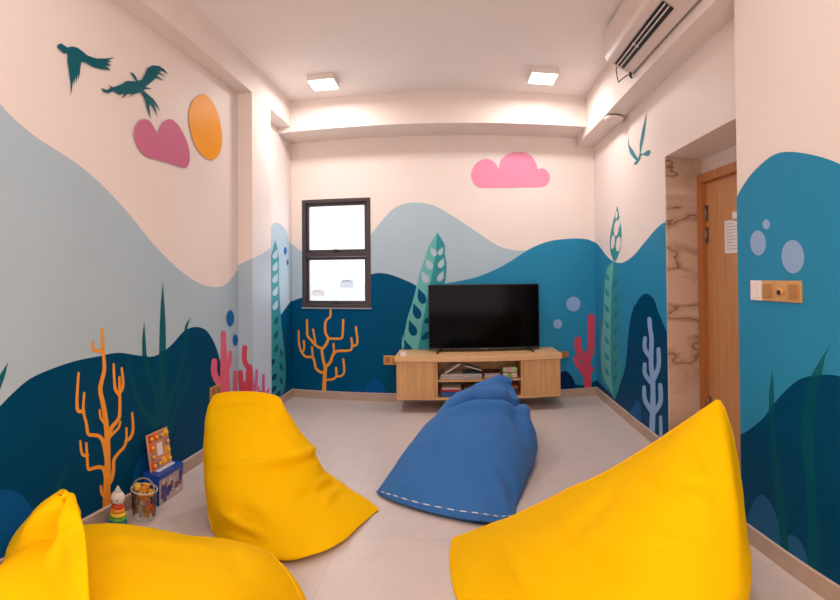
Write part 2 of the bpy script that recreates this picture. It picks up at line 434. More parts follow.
# pink corals round the column
Mw.coral(CORALP, [([(223, 333), (223.5, 350), (224, 366)], (5, 6.5)), ([(224, 360), (224.5, 378), (225, 398)], (8, 11)), ([(214, 361), (213.7, 372), (217, 380), (222, 385)], (5.5, 8)), ([(229.8, 352), (229.4, 361), (226.5, 371)], (3.2, 5)),
                  ([(234.8, 372), (234.8, 385), (234.5, 398)], (3.4, 4))], [A_])
Mw.coral(CORALR, [([(240.5, 372), (241.5, 385), (243, 400)], (4.6, 6)), ([(245, 347.5), (244.4, 356), (245.5, 363), (249.5, 369)], 5), ([(249.5, 367), (249.5, 380), (249, 402)], (6, 9)), ([(242, 383), (247, 391)], 6)], [R_, C_])
Mw.coral(MAGENTA, [([(256.3, 370), (256, 380), (254, 390)], (2.4, 3.4)), ([(263.2, 375), (263.2, 386), (263, 400)], (2.4, 3)), ([(257.8, 387), (258.5, 400)], (2.2, 3)), ([(268.4, 389), (266, 395), (264, 400)], (2, 3)), ([(260, 392), (263, 398)], 3)], [C_])
Mw.poly(BUBBLEB, ell(229.9, 318.3, 3.7, 8.2), [A_]); Mw.poly(BUBBLEB, ell(234.9, 340, 2.6, 5.7), [A_])
Mw.poly(BUBBLEB, ell(285, 250.8, 1.4, 3.8), [E_]); Mw.poly(BUBBLEB, ell(287.3, 262.5, 1.0, 2.6), [E_])
# seaweed in the recess
Mw.poly(TEALM, curve([(275, 240), (277.5, 250), (278.5, 262), (278.5, 280), (279.5, 300), (281, 325), (284, 350), (285.5, 372), (284, 388), (280, 398)]) + [(262, 398), (262, 300), (268, 262), (272.5, 250)], [E_])
for y in (254, 266, 278, 291, 305): Mw.poly(LIGHTB, drop(275.2, y, 3.2, 5.2, 0.35), [E_])
for y in (320, 334, 348): Mw.poly(TEALD, drop(276, y, 2.4, 5, 0.35), [E_])
for x, y in ((272, 362), (273.6, 377), (273.4, 389), (278, 394)): Mw.poly(DARKN, ell(x, y, 2.1, 3.6, 0.5), [E_])
for y in (352, 366, 380): Mw.poly(TEALD, drop(280.5, y, 2.0, 4.5, -0.3), [E_])
# birds, cloud and sun
def Z(s, ox, oy, pts): return [(x / s + ox, y / s + oy) for x, y in pts]
Mw.poly(BIRD, Z(6, 50, 30, [(35, 105), (45, 88), (62, 83), (80, 95), (100, 108), (125, 100), (160, 108), (190, 130), (220, 155), (270, 172), (330, 173), (385, 165), (345, 183), (364, 194), (338, 197), (362, 216), (330, 218), (362, 243),
                            (300, 235), (250, 222), (210, 198), (185, 190), (178, 220), (173, 262), (164, 300), (160, 262), (152, 325), (148, 272), (138, 335), (135, 290), (128, 345), (120, 395), (119, 320), (110, 260), (100, 190), (100, 142), (75, 140), (50, 115), (42, 112)]), [A_])
Mw.poly(BIRD, Z(6, 50, 30, [(303, 350), (335, 362), (360, 348), (342, 332), (375, 345), (420, 328), (455, 307), (490, 308), (512, 310), (495, 285), (473, 252), (500, 265), (522, 305), (545, 300), (565, 265), (580, 230), (610, 213), (650, 217), (682, 238), (704, 268),
                            (672, 248), (648, 250), (690, 284), (648, 264), (636, 274), (682, 308), (632, 288), (590, 325), (565, 342), (608, 355), (575, 355), (555, 362), (580, 385), (615, 415), (640, 450), (656, 492), (620, 440), (642, 526), (604, 452), (590, 450), (600, 540),
                            (578, 480), (565, 420), (540, 375), (500, 385), (468, 407), (490, 382), (455, 388), (424, 416), (440, 382), (408, 390), (375, 368), (340, 382), (315, 372)]), [A_])
Mw.poly(ROSE, curve([(156.7, 135), (154, 129), (150, 122.5), (145, 119.3), (139, 120.8), (134, 128), (133.3, 137.5), (136.7, 146.7), (143, 155), (153, 159), (168, 163), (181.7, 167.5), (186.7, 166.7), (189, 160), (188, 148), (184, 136.7), (178, 126), (171.7, 120), (166.7, 119.7), (161.7, 123), (158, 130), (156.7, 135)]), [A_])
Mw.poly(SUN, smooth([(200, 94.7), (191.7, 101.7), (188, 115), (190, 131.7), (195, 146.7), (203, 156.7), (211, 160), (217.5, 156), (221, 145), (221, 131.7), (218, 116.7), (212.5, 103), (206, 96)]), [A_])
tag(link('wall_left', bm, Mw.mats), kind='structure')

# ------------------------------------------------------------------ setting: back wall with window hole and its beam
B_ = Plane((XE, YD), (1.40, YD), 0, ZC, IN)
w0 = at(301.2, 200.7, 1, YD); w1 = at(370.6, 197, 1, YD); w2 = at(303, 307.2, 1, YD); w3 = at(370.9, 307.9, 1, YD)
WX0, WX1 = (w0.x + w2.x) / 2, (w1.x + w3.x) / 2; WZ0, WZ1 = (w2.z + w3.z) / 2, (w0.z + w1.z) / 2
bm = bmesh.new(); Mb = Mural(bm, [B_]); Mb.mi(WHITE)
XL, XRR = XE, xr(YD)
for x0, x1, z0, z1 in ((XL, WX0, 0, ZC), (WX1, XRR + .02, 0, ZC), (WX0, WX1, 0, WZ0), (WX0, WX1, WZ1, ZC)):
    quad(bm, [(x0, YD, z0), (x1, YD, z0), (x1, YD, z1), (x0, YD, z1)])
REV = 0.16
for a, b in (((WX0, WZ0), (WX0, WZ1)), ((WX0, WZ1), (WX1, WZ1)), ((WX1, WZ1), (WX1, WZ0)), ((WX1, WZ0), (WX0, WZ0))):
    quad(bm, [(a[0], YD, a[1]), (b[0], YD, b[1]), (b[0], YD + REV, b[1]), (a[0], YD + REV, a[1])])
def backpoly(m, pts):
    """back wall paint, kept off the window opening"""
    Mb.k += 1
    saveo, savel = B_.z0, B_.z1
    for s0, s1, z0, z1 in ((0, WX0 - XL, 0, ZC), (WX1 - XL, XRR - XL, 0, ZC), (WX0 - XL, WX1 - XL, 0, WZ0), (WX0 - XL, WX1 - XL, WZ1, ZC)):
        sub = Plane((XL + s0, YD), (XL + s1, YD), z0, z1, IN); sub.z0, sub.z1 = z0, z1
        fill(bm, sub, pts, Mb.mi(m), LAY * Mb.k)
backpoly(LIGHTB, curve([(284, 236), (289, 242), (295, 246.6), (301, 251), (318, 262), (336, 266), (354, 256), (372.5, 232.5), (382.5, 220), (392.5, 209.5), (400, 205.5), (407.5, 203), (420, 202.8), (435, 206), (452.5, 216), (472.5, 229), (492.5, 242.5), (502.5, 247.5), (517.5, 250.5), (540, 250)]) + [(540, 420), (280, 420)])
backpoly(MIDB, curve([(420, 288), (446, 283.5), (467, 279.5), (482.5, 275), (502.5, 266), (520, 255), (532.5, 247.5), (550, 241), (570, 238.7), (585, 239), (595, 242.5), (606, 250)]) + [(606, 420), (420, 420)])
backpoly(DARKB, curve([(282, 307), (290, 302.5), (296, 299.5), (303, 297), (325, 287), (350, 279), (372, 274), (380, 273), (390, 274.5), (402.5, 279), (415, 285), (427, 294), (440, 312), (450, 345), (452, 380)]) + [(452, 420), (280, 420)])
Mb.poly(NAVY, smooth([(558, 392), (558, 376), (561.5, 372), (566, 371), (571, 375.5), (574.5, 382), (575.5, 392)]))
Mb.poly(DARKN, curve([(574, 384), (583, 385), (594, 381.5), (606, 378)]) + [(606, 400), (574, 400)])
Mb.poly(BLOB, smooth([(365, 398), (366, 388), (370, 381), (374.5, 379), (380, 381), (384, 386), (387, 398)]))
Mb.poly(BLOB, ell(357, 392, 3, 4))
Mb.stroke(TEALN, [(388, 394), (388, 384), (384.5, 371)], (3, 1.5)); Mb.stroke(TEALN, [(390, 394), (392, 380), (394, 368)], (3, 1.5)); Mb.stroke(TEALN, [(389, 394), (386, 388), (381, 379)], (3, 1.2))
Mb.coral(ORANGE, [
    ([(324, 396), (324.5, 380), (325.4, 368)], (4.2, 3.4)), ([(325.4, 368), (323, 358.6), (321.8, 349.5)], (3, 2.6)),
    ([(321.8, 349.5), (325.8, 345), (328.2, 338.5), (325.6, 333), (325.2, 324), (327, 319.5), (330.2, 316.5), (330.7, 309)], (2.8, 2)),
    ([(328, 338.5), (335, 338.6), (341, 338.3), (342.6, 335), (343.2, 320)], 2.2),
    ([(322, 348.5), (316, 345.6), (311, 339.8), (307.6, 335.7), (307.2, 328), (307, 320)], (2.6, 2)), ([(315.5, 345), (314.6, 337.5), (313, 329.3)], 2),
    ([(325.8, 367), (330.4, 362), (333, 355), (337, 351.2), (344, 350.8), (350.5, 350), (352.2, 345.8), (351.4, 338)], (3, 2)),
    ([(352, 346), (356.6, 344.6), (357.4, 339.4), (356.6, 333), (356, 327)], 2.1), ([(334, 353), (333.7, 344)], 2),
    ([(324.5, 373), (319.4, 371.4), (315.7, 367.5), (314.2, 360), (311.5, 357), (306, 356.6), (301.6, 352), (299.2, 344), (298.7, 331)], (2.8, 2)),
    ([(302.5, 352), (304.3, 348), (303.8, 340.7)], 2), ([(313, 358), (312, 347)], 2),
    ([(325, 379.7), (332, 379.3), (336.2, 376.3), (336.2, 368)], 2.2), ([(336, 376.4), (341.6, 375.6), (344.3, 371), (343.4, 359)], 2.1)])
# seaweed left of the television: light half, dark half, cut-outs
Mb.poly(TEALL, curve([(437.3, 232.5), (432, 241), (427.3, 250.3), (424.5, 259.6), (420.3, 271.3), (416.8, 285.3), (412, 304), (407.5, 318), (404, 336.5), (403, 352)]) + [(419, 352)] + curve([(424, 320), (431, 285), (436, 258), (437.5, 234)]))
Mb.poly(TEALM, curve([(437.3, 232.5), (441, 238), (444.8, 245.6), (445, 255), (446.6, 264.3), (446, 275), (443, 295), (437, 325), (432, 352)]) + [(417.5, 352)] + curve([(423, 320), (430, 285), (435, 258), (437, 236)]))
for x, y, rx, ry in ((433.2, 251.5, 3.6, 5), (428.8, 264, 4.2, 5.6), (424.8, 277, 4.6, 6.2)): Mb.poly(LIGHTB, drop(x, y, rx, ry, -0.5))
for x, y, rx, ry in ((441, 251, 3, 4.6), (441.6, 263, 3.6, 5.4), (441, 276, 3.8, 5.8)): Mb.poly(LIGHTB, drop(x, y, rx, ry, 0.45))
for x, y in ((421.2, 296), (416.3, 311), (412, 328)): Mb.poly(DARKB, drop(x, y, 5.2, 8.2, -0.35))
Mb.poly(DARKB, smooth([(404.2, 340), (407.5, 343), (412.5, 349), (410, 352), (404, 352)])); Mb.poly(DARKB, smooth([(421, 339), (424.5, 333.5), (430, 331), (430, 337), (425, 339.5)])); Mb.poly(DARKB, smooth([(424, 322), (428, 317), (431, 318), (430, 324)]))
Mb.poly(TEALL, [(402.5, 352), (401.5, 344), (403, 334), (404.5, 345)])
# cloud, bubbles, pink coral
Mb.poly(PINK, curve([(480, 188), (474, 184), (471, 175), (474, 166), (480, 160.5), (487, 159), (494, 162), (498.5, 168.7)]) + curve([(498.8, 168), (501, 160), (509, 153.7), (519, 151.7), (529, 154.5), (535, 161), (537.6, 169)]) + curve([(538, 169), (544, 168.8), (549, 174), (549.6, 180), (546, 185.5), (540, 187.3)]))
Mb.poly(BUBBLE, ell(573.4, 304, 7, 7.4)); Mb.poly(BUBBLE, ell(557.6, 324, 4.4, 4.7))
Mb.coral(CORALR, [([(588, 392), (587, 375), (586.5, 362)], (7.6, 8.5)), ([(591, 317), (591, 335), (590.5, 350), (586, 362)], (7, 7.5)), ([(577.8, 340), (578.3, 349), (583, 357), (587, 362)], (7, 7.5)), ([(576.3, 358), (577.5, 363), (582, 369), (587, 376)], (5.5, 7)), ([(590.5, 369), (587.5, 376)], 6)])
tag(link('wall_back', bm, Mb.mats), kind='structure')
bm = bmesh.new()   # beam across the back wall
box(bm, (XE, YB, ZBB), (1.20, YD, ZC))
tag(link('trim_1', bm, WHITE), kind='structure')

# ------------------------------------------------------------------ setting: right wall
RW = Plane((xr(YD), YD), (xr(YO), YO), 0, ZR, IN)
N_ = Plane((XN, YN), (XN, YF), 0, ZC, IN)
bm = bmesh.new(); Mr = Mural(bm, [RW]); Mr.mi(WHITE)
wallrect(bm, RW, 0, ZC)
YJ = 2.1
quad(bm, [(xr(YO), YO, ZH), (xr(YN), YN, ZH), (xr(YN), YN, ZC), (xr(YO), YO, ZC)])         # over the opening
quad(bm, [(xr(YO), YO, ZH), (xr(YN), YN, ZH), (XDOOR, YN, ZH), (XDOOR, YO, ZH)])           # soffit of the opening
quad(bm, [(XDOOR, YO, 1.77), (XDOOR, YN, 1.77), (XDOOR, YN, ZH), (XDOOR, YO, ZH)])         # above the door
quad(bm, [(xr(YO), YO, 0), (XDOOR, YO, 0), (XDOOR, YO, ZH), (xr(YO), YO, ZH)])             # jamb behind the marble
wallrect(bm, N_, 0, ZC)
quad(bm, [(XN, YN, 0), (XDOOR + .1, YN, 0), (XDOOR + .1, YN, ZC), (XN, YN, ZC)])           # end of the projecting wall
Mr.poly(MIDB, curve([(588, 239.5), (595, 242), (600, 247), (606, 255), (613, 261), (622, 262.7), (633, 256), (644, 243), (655, 230), (661.6, 224), (668, 221)]) + [(680, 217), (680, 470), (588, 420)])
Mr.poly(DARKN, [(590, 372), (598, 381), (606, 389), (614, 397), (630, 420), (590, 410)])
Mr.poly(DARKN, curve([(606, 410), (614, 396.8), (622.5, 377), (626, 362), (628, 338), (630, 322), (632, 313), (636.6, 302.8), (642, 295.5), (647.5, 293.7), (654, 299.5), (658, 311), (663.8, 325), (668, 334), (674, 345)]) + [(680, 470), (610, 440)])
Mr.poly(DARKN, [(634.2, 302), (634.8, 312), (632, 316)])
Mr.poly(TEALM, curve([(617.5, 206), (619, 214), (621, 225), (621.7, 235.5), (620.5, 249), (616, 261)]) + curve([(613.5, 261), (610.6, 252), (610, 238), (612.8, 222.5), (615.5, 213), (617.2, 206)]))
for x, y, rx, ry in ((616.4, 228, 2.4, 8), (612.9, 242, 1.8, 7), (618.4, 244, 2.4, 7.5), (619.2, 223, 1, 5), (616.6, 215, 1.0, 4)): Mr.poly(WHITE, ell(x, y, rx, ry, 0.1))
Mr.poly(TEALL, curve([(613, 262), (606.8, 270), (604.5, 288), (603.5, 318), (601.6, 335), (601, 355), (603, 376), (611, 391), (614, 400)]) + curve([(613.5, 398), (611.5, 370), (611, 330), (612, 290), (614, 262)]))
Mr.poly(TEALM, curve([(614, 262), (618, 271), (618.6, 298), (618.3, 332), (620, 354), (621.5, 374), (618.5, 390), (614.4, 400)]) + curve([(613.5, 398), (611, 370), (610.6, 330), (611.6, 290), (613.6, 262)]))
for y in (276, 292, 308, 324, 340, 356, 371): Mr.poly(TEALM, drop(606.8, y, 2.2, 5, -0.4)); Mr.poly(TEALX, drop(616, y + 6, 2.0, 5, 0.4))
Mr.coral(LILAC, [([(652, 440), (653, 412), (653.3, 396)], (6, 5.2)), ([(653.3, 396), (653, 379.4), (651.4, 364), (651.6, 350), (651.8, 338), (650.4, 328), (649.7, 319)], (5, 4.2)),
                 ([(645.3, 338), (645.3, 349), (651, 358)], (3.8, 4.4)), ([(658.8, 349), (659, 366), (654, 379)], (4, 5)), ([(645, 364), (645.5, 374), (652, 383)], (3.6, 4.6)), ([(644.4, 387), (645.4, 400), (652, 411)], (3.6, 5)),
                 ([(660.6, 385), (660.8, 402), (654, 413)], (4.4, 5)), ([(661, 417), (661.6, 445)], (3.2, 3.4))])
Mr.poly(BLOB, smooth([(628, 416), (631, 411), (636.6, 401), (640.5, 404), (642, 418), (640, 432), (632, 424)]))
Mr.poly(BIRDL, Z(7.5, 600, 100, [(248, 500), (262, 470), (275, 455), (250, 430), (225, 395), (215, 345), (212, 270), (222, 340), (250, 375), (275, 420), (290, 440), (300, 395), (300, 330), (320, 220), (335, 165), (352, 85), (345, 170), (335, 260), (315, 350), (305, 405),
                              (330, 400), (355, 380), (378, 375), (378, 400), (360, 422), (325, 412), (310, 415), (300, 450), (275, 485), (258, 485)]))
# projecting wall by the switches
Mr.poly(MIDB, curve([(730, 212), (736, 200), (743, 186.7), (753, 173), (766.7, 160), (776.7, 154), (786.7, 152), (800, 152.7), (820, 156.7), (840, 164), (870, 180)]) + [(870, 640), (730, 540)], [N_])
Mr.poly(DARKN, curve([(730, 440), (740.8, 434.5), (749.7, 429.7), (763.7, 418), (775, 403), (789, 387.7), (803, 378), (822, 374.6), (840, 376), (870, 384)]) + [(870, 640), (730, 560)], [N_])
Mr.poly(ROCKN, smooth([(749, 522), (752, 507), (758, 496), (764.5, 495), (772, 505), (779, 523), (783, 556), (765, 545)]), [N_])
Mr.poly(ROCKN, smooth([(784, 552), (787, 538), (794.6, 535), (803, 544.6), (809, 563), (812, 590), (795, 575)]), [N_])
Mr.poly(TEALD, [(773, 369)] + curve([(774.3, 385), (774.8, 405)]) + curve([(769.5, 412), (769.5, 395)]), [N_])
Mr.poly(TEALN, curve([(774.6, 402), (776.5, 440), (781.5, 480), (787, 520), (791, 570)]) + curve([(783, 565), (780, 530), (774, 480), (771, 440), (769.5, 409)]), [N_])
Mr.poly(TEALD, [(832.5, 342)] + curve([(826, 355), (822.5, 375)]) + curve([(811, 377), (819, 363)]), [N_])
Mr.poly(TEALN, curve([(822.5, 374), (816.7, 396.7), (814.6, 455), (818, 513), (819, 590)]) + curve([(809, 585), (808.5, 517), (806, 476), (801.7, 438), (804.5, 401), (811, 376.5)]), [N_])
Mr.poly(BUBBLE, ell(758.8, 243, 7.8, 12.5, -0.05), [N_]); Mr.poly(BUBBLE, ell(767, 224.3, 3.7, 5), [N_]); Mr.poly(BUBBLE, ell(793.7, 256.7, 11.3, 16.7, -0.05), [N_])
tag(link('wall_right', bm, Mr.mats), kind='structure')

# right beam, slightly skewed like the photographed one
bm = bmesh.new()
q0, q1 = at(579, 143.6, 2, ZR), at(713, 3, 2, ZR)
dx = (q1.x - q0.x) / (q1.y - q0.y)
def xb(y): return q0.x + (y - q0.y) * dx
ya, yb = YD, YN - 0.02
lo = [(xb(ya), ya), (xb(yb), yb), (1.5, yb), (1.5, ya)]
vb = [bm.verts.new((x, y, ZR)) for x, y in lo]; vt = [bm.verts.new((x, y, ZC)) for x, y in lo]
bm.faces.new(vb[::-1]); bm.faces.new(vt)
for k in range(4): bm.faces.new((vb[k], vb[(k + 1) % 4], vt[(k + 1) % 4], vt[k]))
bmesh.ops.recalc_face_normals(bm, faces=bm.faces)
tag(link('trim_2', bm, WHITE), kind='structure')

# marble-lined jamb of the door opening
bm = bmesh.new(); box(bm, (xr(YO) + .001, YO - 0.014, 0), (XDOOR, YO, ZH - .001), 0, 0.001)
tag(link('trim_3', bm, MARBLE), kind='structure')

# floor, ceiling, wall behind the camera
bm = bmesh.new(); quad(bm, [(-1.6, YF, 0), (1.9, YF, 0), (1.9, YD, 0), (-1.6, YD, 0)])
tag(link('floor', bm, FLOOR), kind='structure')
bm = bmesh.new(); quad(bm, [(-1.6, YF, ZC), (-1.6, YD, ZC), (1.9, YD, ZC), (1.9, YF, ZC)])
tag(link('ceiling', bm, CEIL), kind='structure')
bm = bmesh.new(); quad(bm, [(-1.6, YF, 0), (-1.6, YF, ZC), (1.9, YF, ZC), (1.9, YF, 0)])
tag(link('wall_front', bm, WHITE), kind='structure')

# skirting
T = 0.012
def skirt(bm, p0, p1, inside):
    p = Plane(p0, p1, 0, ZS, inside)
    a, b = p.o, p.o + p.s * p.len; n = p.n * T; up = Vector((0, 0, ZS)); up2 = Vector((0, 0, ZS - 0.004))
    quad(bm, [a + n, b + n, b + n + up2, a + n + up2]); quad(bm, [a + n + up2, b + n + up2, b + up, a + up], 1)
    quad(bm, [a, a + n, a + n + up2, a + up]); quad(bm, [b, b + n, b + n + up2, b + up])
bm = bmesh.new()
skirt(bm, (XA, YF), (XA, YC0), IN); skirt(bm, (XA, YC0), (XC, YC0), IN); skirt(bm, (XC, YC0 - T), (XC, YC1), IN); skirt(bm, (XE, YC1), (XE, YD), IN)
tag(link('baseboard_left', bm, [SKIRT, SKIRTEDGE]), kind='structure')
bm = bmesh.new(); skirt(bm, (XE, YD), (xr(YD), YD), IN); tag(link('baseboard_back', bm, [SKIRT, SKIRTEDGE]), kind='structure')
bm = bmesh.new(); skirt(bm, (xr(YD), YD), (xr(YO), YO), IN); skirt(bm, (XN, YN), (XN, YF), IN); tag(link('baseboard_right', bm, [SKIRT, SKIRTEDGE]), kind='structure')

# ------------------------------------------------------------------ window
def ring(bm, x0, x1, z0, z1, t, y0, y1, tb=None):
    tb = t if tb is None else tb
    box(bm, (x0, y0, z0), (x0 + t, y1, z1), 0, 0.002); box(bm, (x1 - t, y0, z0), (x1, y1, z1), 0, 0.002)
    box(bm, (x0 + t, y0, z0), (x1 - t, y1, z0 + tb), 0, 0.002); box(bm, (x0 + t, y0, z1 - t), (x1 - t, y1, z1), 0, 0.002)
win = bpy.data.objects.new('window_1', None); COL.objects.link(win); win.location = (WX0, YD, WZ0); tag(win, kind='structure')
W, H = WX1 - WX0, WZ1 - WZ0
ZT = at(337, 254.5, 1, YD).z - WZ0
bm = bmesh.new(); ring(bm, 0, W, 0, H, 0.032, -0.004, 0.11); box(bm, (0.032, 0.0, ZT - .018), (W - .032, 0.10, ZT + .018), 0, 0.002)
link('window_frame', bm, FRAMEM, win)
for z0, z1 in ((0.032, ZT - .018), (ZT + .018, H - .032)):
    bm = bmesh.new(); ring(bm, 0.034, W - .034, z0 + .002, z1 - .002, 0.030, 0.03, 0.075)
    s = link('window_sash', bm, FRAMEM, win)
    bm = bmesh.new(); quad(bm, [(0.06, .052, z0 + .03), (W - .06, .052, z0 + .03), (W - .06, .052, z1 - .03), (0.06, .052, z1 - .03)])
    link('pane', bm, PANE, s)
    bm = bmesh.new(); box(bm, (W / 2 - .045, 0.012, z0 + .006), (W / 2 + .045, 0.03, z0 + .02), 0, 0.003); box(bm, (W / 2 - .012, 0.0, z0 + .012), (W / 2 + .012, 0.014, z0 + .034), 0, 0.003)
    link('handle', bm, BLACK, s)
bm = bmesh.new(); box(bm, (-0.006, -0.012, -0.012), (W + .006, 0.0, 0.0), 0, 0.002); link('window_sill', bm, mat('grey_sill', (150, 160, 170), .5), win)

# ------------------------------------------------------------------ door
door = bpy.data.objects.new('door_1', None); COL.objects.link(door); door.location = (XDOOR, YO - .014, 0); tag(door, kind='structure')
ZD = at(699, 176.5, 1, YO).z
bm = bmesh.new()
L = YO - .014 - YN - .03
box(bm, (-0.035, -0.055, 0), (0.05, 0, ZD), 0, 0.002); box(bm, (-0.035, -L, ZD - .055), (0.05, -0.055, ZD), 0, 0.002); box(bm, (-.035, -L, 0), (.05, -L + .055, ZD - .055), 0, .002)
link('door_frame', bm, DOORF, door)
leaf = mbox('door_leaf', (0.0, -L + .056, 0.006), (0.042, -0.0555, ZD - .0555), DOORW, door, 0.002)
for z0, z1 in ((ZD - .30, ZD - .20), (ZD - .44, ZD - .34), (0.25, 0.36)):
    bm = bmesh.new(); lathe(bm, [(0.007, z0), (0.007, z1)], 10, 0, (-0.006, -0.062, 0)); box(bm, (-0.003, -0.09, z0), (0.0, -0.062, z1)); link('hinge', bm, STEEL, leaf)
# notices on the door leaf
def notice(name, a, b, label, cat, lines):
    p, q = at(*a, 0, XDOOR - .001), at(*b, 0, XDOOR - .001)
    bm = bmesh.new(); z0, z1 = min(p.z, q.z), max(p.z, q.z); y0, y1 = min(p.y, q.y), max(p.y, q.y)
    box(bm, (XDOOR - .004, y0, z0), (XDOOR - .0012, y1, z1))
    for k in range(lines):
        zz = z1 - (z1 - z0) * (0.12 + 0.76 * k / max(1, lines - 1)); wv = (y1 - y0) * (0.72 if k % 3 else 0.5)
        quad(bm, [(XDOOR - .0046, y1 - .02, zz), (XDOOR - .0046, y1 - .02 - wv, zz), (XDOOR - .0046, y1 - .02 - wv, zz + .004), (XDOOR - .0046, y1 - .02, zz + .004)], 1)
    tag(link(name, bm, [PAPER, mat('grey_print', (190, 182, 186), .7)]), label, cat)
notice('paper_notice', (724.8, 221), (741, 252.5), 'white sheet of paper stuck on the wooden door', 'notice', 9)
notice('paper_slip', (732.8, 212), (741, 219.5), 'small white paper slip stuck on the door above the larger sheet', 'notice', 2)

# ------------------------------------------------------------------ ceiling lights
def lamp(px, py, label):
    p = at(px, py, 2, ZC - .045)
    o = empty('ceiling_light', (p.x, p.y, ZC), label, 'ceiling light', 'square ceiling lights by the back beam')
    return o
lampA = lamp(323.5, 84.6, 'square white ceiling light glowing nearer the window side')
S = 0.105
bm = bmesh.new(); box(bm, (-S, -S, -0.045), (S, S, 0), 0, 0.004); ha = link('housing', bm, WPLAST, lampA)
bm = bmesh.new(); box(bm, (-S + .008, -S + .008, -0.0505), (S - .008, S - .008, -0.0455), 0, 0.001); da = link('diffuser', bm, LAMP, lampA); da['label'] = 'glowing square diffuser'
lampB = lamp(542.8, 78.6, 'square white ceiling light glowing nearer the air conditioner side')
for ch in (ha, da):
    c = ch.copy(); COL.objects.link(c); c.parent = lampB

# ------------------------------------------------------------------ air conditioner on the right beam
YE = 2.99; LEN = 1.0
ac = empty('air_conditioner', (xb(YE) - .0, YE, ZR), 'white wall air conditioner mounted on the right beam below the ceiling', 'air conditioner', None, -math.atan(dx))
prof = [(0.0, 0.066), (-0.015, 0.062), (-0.178, 0.128), (-0.190, 0.155), (-0.188, 0.320), (-0.175, 0.336), (0.0, 0.338)]   # x out from the beam, z over its foot
def extrude(bm, prof, y0, y1, mi=0):
    a = [bm.verts.new((x, y0, z)) for x, z in prof]; b = [bm.verts.new((x, y1, z)) for x, z in prof]
    fs = [bm.faces.new(a), bm.faces.new(b[::-1])]
    for k in range(len(prof)): fs.append(bm.faces.new((a[k], b[k], b[(k + 1) % len(prof)], a[(k + 1) % len(prof)])))
    for f in fs: f.material_index = mi
    bmesh.ops.recalc_face_normals(bm, faces=fs)
bm = bmesh.new(); extrude(bm, prof, 0, -LEN); bmesh.ops.bevel(bm, geom=[e for e in bm.edges], offset=0.004, segments=2, affect='EDGES')
link('body', bm, ACW, ac)
P0, P1 = Vector((-0.015, 0, 0.062)), Vector((-0.178, 0, 0.128)); dn = (P1 - P0).normalized(); nn = Vector((dn.z, 0, -dn.x)); nn = nn if nn.z < 0 else -nn
def strip(bm, t0, t1, y0, y1, off, th=0.0, mi=0):
    a, b = P0.lerp(P1, t0) + nn * off, P0.lerp(P1, t1) + nn * off
    pts = [(a.x, y0, a.z), (b.x, y0, b.z), (b.x, y1, b.z), (a.x, y1, a.z)]
    quad(bm, pts, mi)
    if th:
        q = [(Vector(p) + nn * th) for p in pts]; quad(bm, q, mi)
        for k in range(4): quad(bm, [pts[k], pts[(k + 1) % 4], q[(k + 1) % 4], q[k]], mi)
bm = bmesh.new(); strip(bm, 0.36, 0.74, -0.035, -0.80, 0.0045); link('air_outlet', bm, BLACK, ac)
for t in (0.49, 0.62):
    bm = bmesh.new(); strip(bm, t, t + .035, -0.05, -0.795, 0.005, 0.007); link('louver', bm, WPLAST, ac)
for t in (.49, .62):
    bm = bmesh.new(); strip(bm, t - .03, t + .06, -0.34, -0.35, 0.006, 0.008); link('louver_clip', bm, WPLAST, ac)
bm = bmesh.new(); strip(bm, -0.025, -0.005, -.004, -LEN, 0.0015, .002); link('shadow_gap', bm, BLACK, ac)
pts = [(-.115, -0.006, .100), (-.113, 0.006, .075), (-.100, .012, .022), (-.095, .014, .012), (-.085, .012, .022), (-.045, .006, .055), (-.02, -0.004, .066)]
bm = bmesh.new(); tube(bm, catmull(pts, 6), 0.0035, 6); link('cable', bm, BLACK, ac)
bm = bmesh.new(); tube(bm, [(-.03, -.03, .066), (-.02, .004, .058), (-.006, .012, .050)], 0.008, 8); link('drain_pipe', bm, BLACK, ac)

# ------------------------------------------------------------------ round detector under the right beam
p = at(614, 128.5, 2, ZR)
det = empty('smoke_detector', (1.248, 3.64, ZR), 'round white smoke detector under the right beam', 'smoke detector')
bm = bmesh.new(); lathe(bm, [(0.066, -0.010), (0.070, -0.006), (0.070, 0.0)], 28); link('shadow_gap_ring', bm, mat('shadow_gap_grey', (120, 100, 92), .5), det)  # dark grey ring stands in for the shadow gap above the dome
bm = bmesh.new(); lathe(bm, [(0.030, -0.046), (0.060, -0.040), (0.076, -0.026), (0.080, -0.014), (0.076, -0.0105)], 32); link('dome', bm, ACW, det)

# ------------------------------------------------------------------ switches and sockets
def plate(name, c, label, cat, w=.083, h=.086, group=None, n=(-1, 0)):
    """a wall plate centred at c, facing along n"""
    o = empty(name, c, label, cat, group, math.atan2(n[1], n[0]) + PI / 2)
    return o
def pbox(name, o, x0, x1, z0, z1, d0, d1, m, bevel=.002):
    return mbox(name, (x0, -d1, z0), (x1, -d0, z1), m, o, bevel)
ya, yb = at(752.3, 290, 0, XN).y, at(803.2, 291, 0, XN).y
zc = at(778, 291, 0, XN).z; w = (ya - yb) / 4; hh = .041
def ycen(k): return ya - w * (k + .5)
o = plate('switch_plate', (XN - .001, ycen(0), zc), 'blank white plate, leftmost of the row on the blue wall', 'switch plate')
pbox('cover', o, -w / 2 + .001, w / 2 - .001, -hh, hh, 0, .010, WPLAST); pbox('blank_insert', o, -w / 2 + .012, w / 2 - .012, -hh + .012, hh - .012, .010, .012, WPLAST)
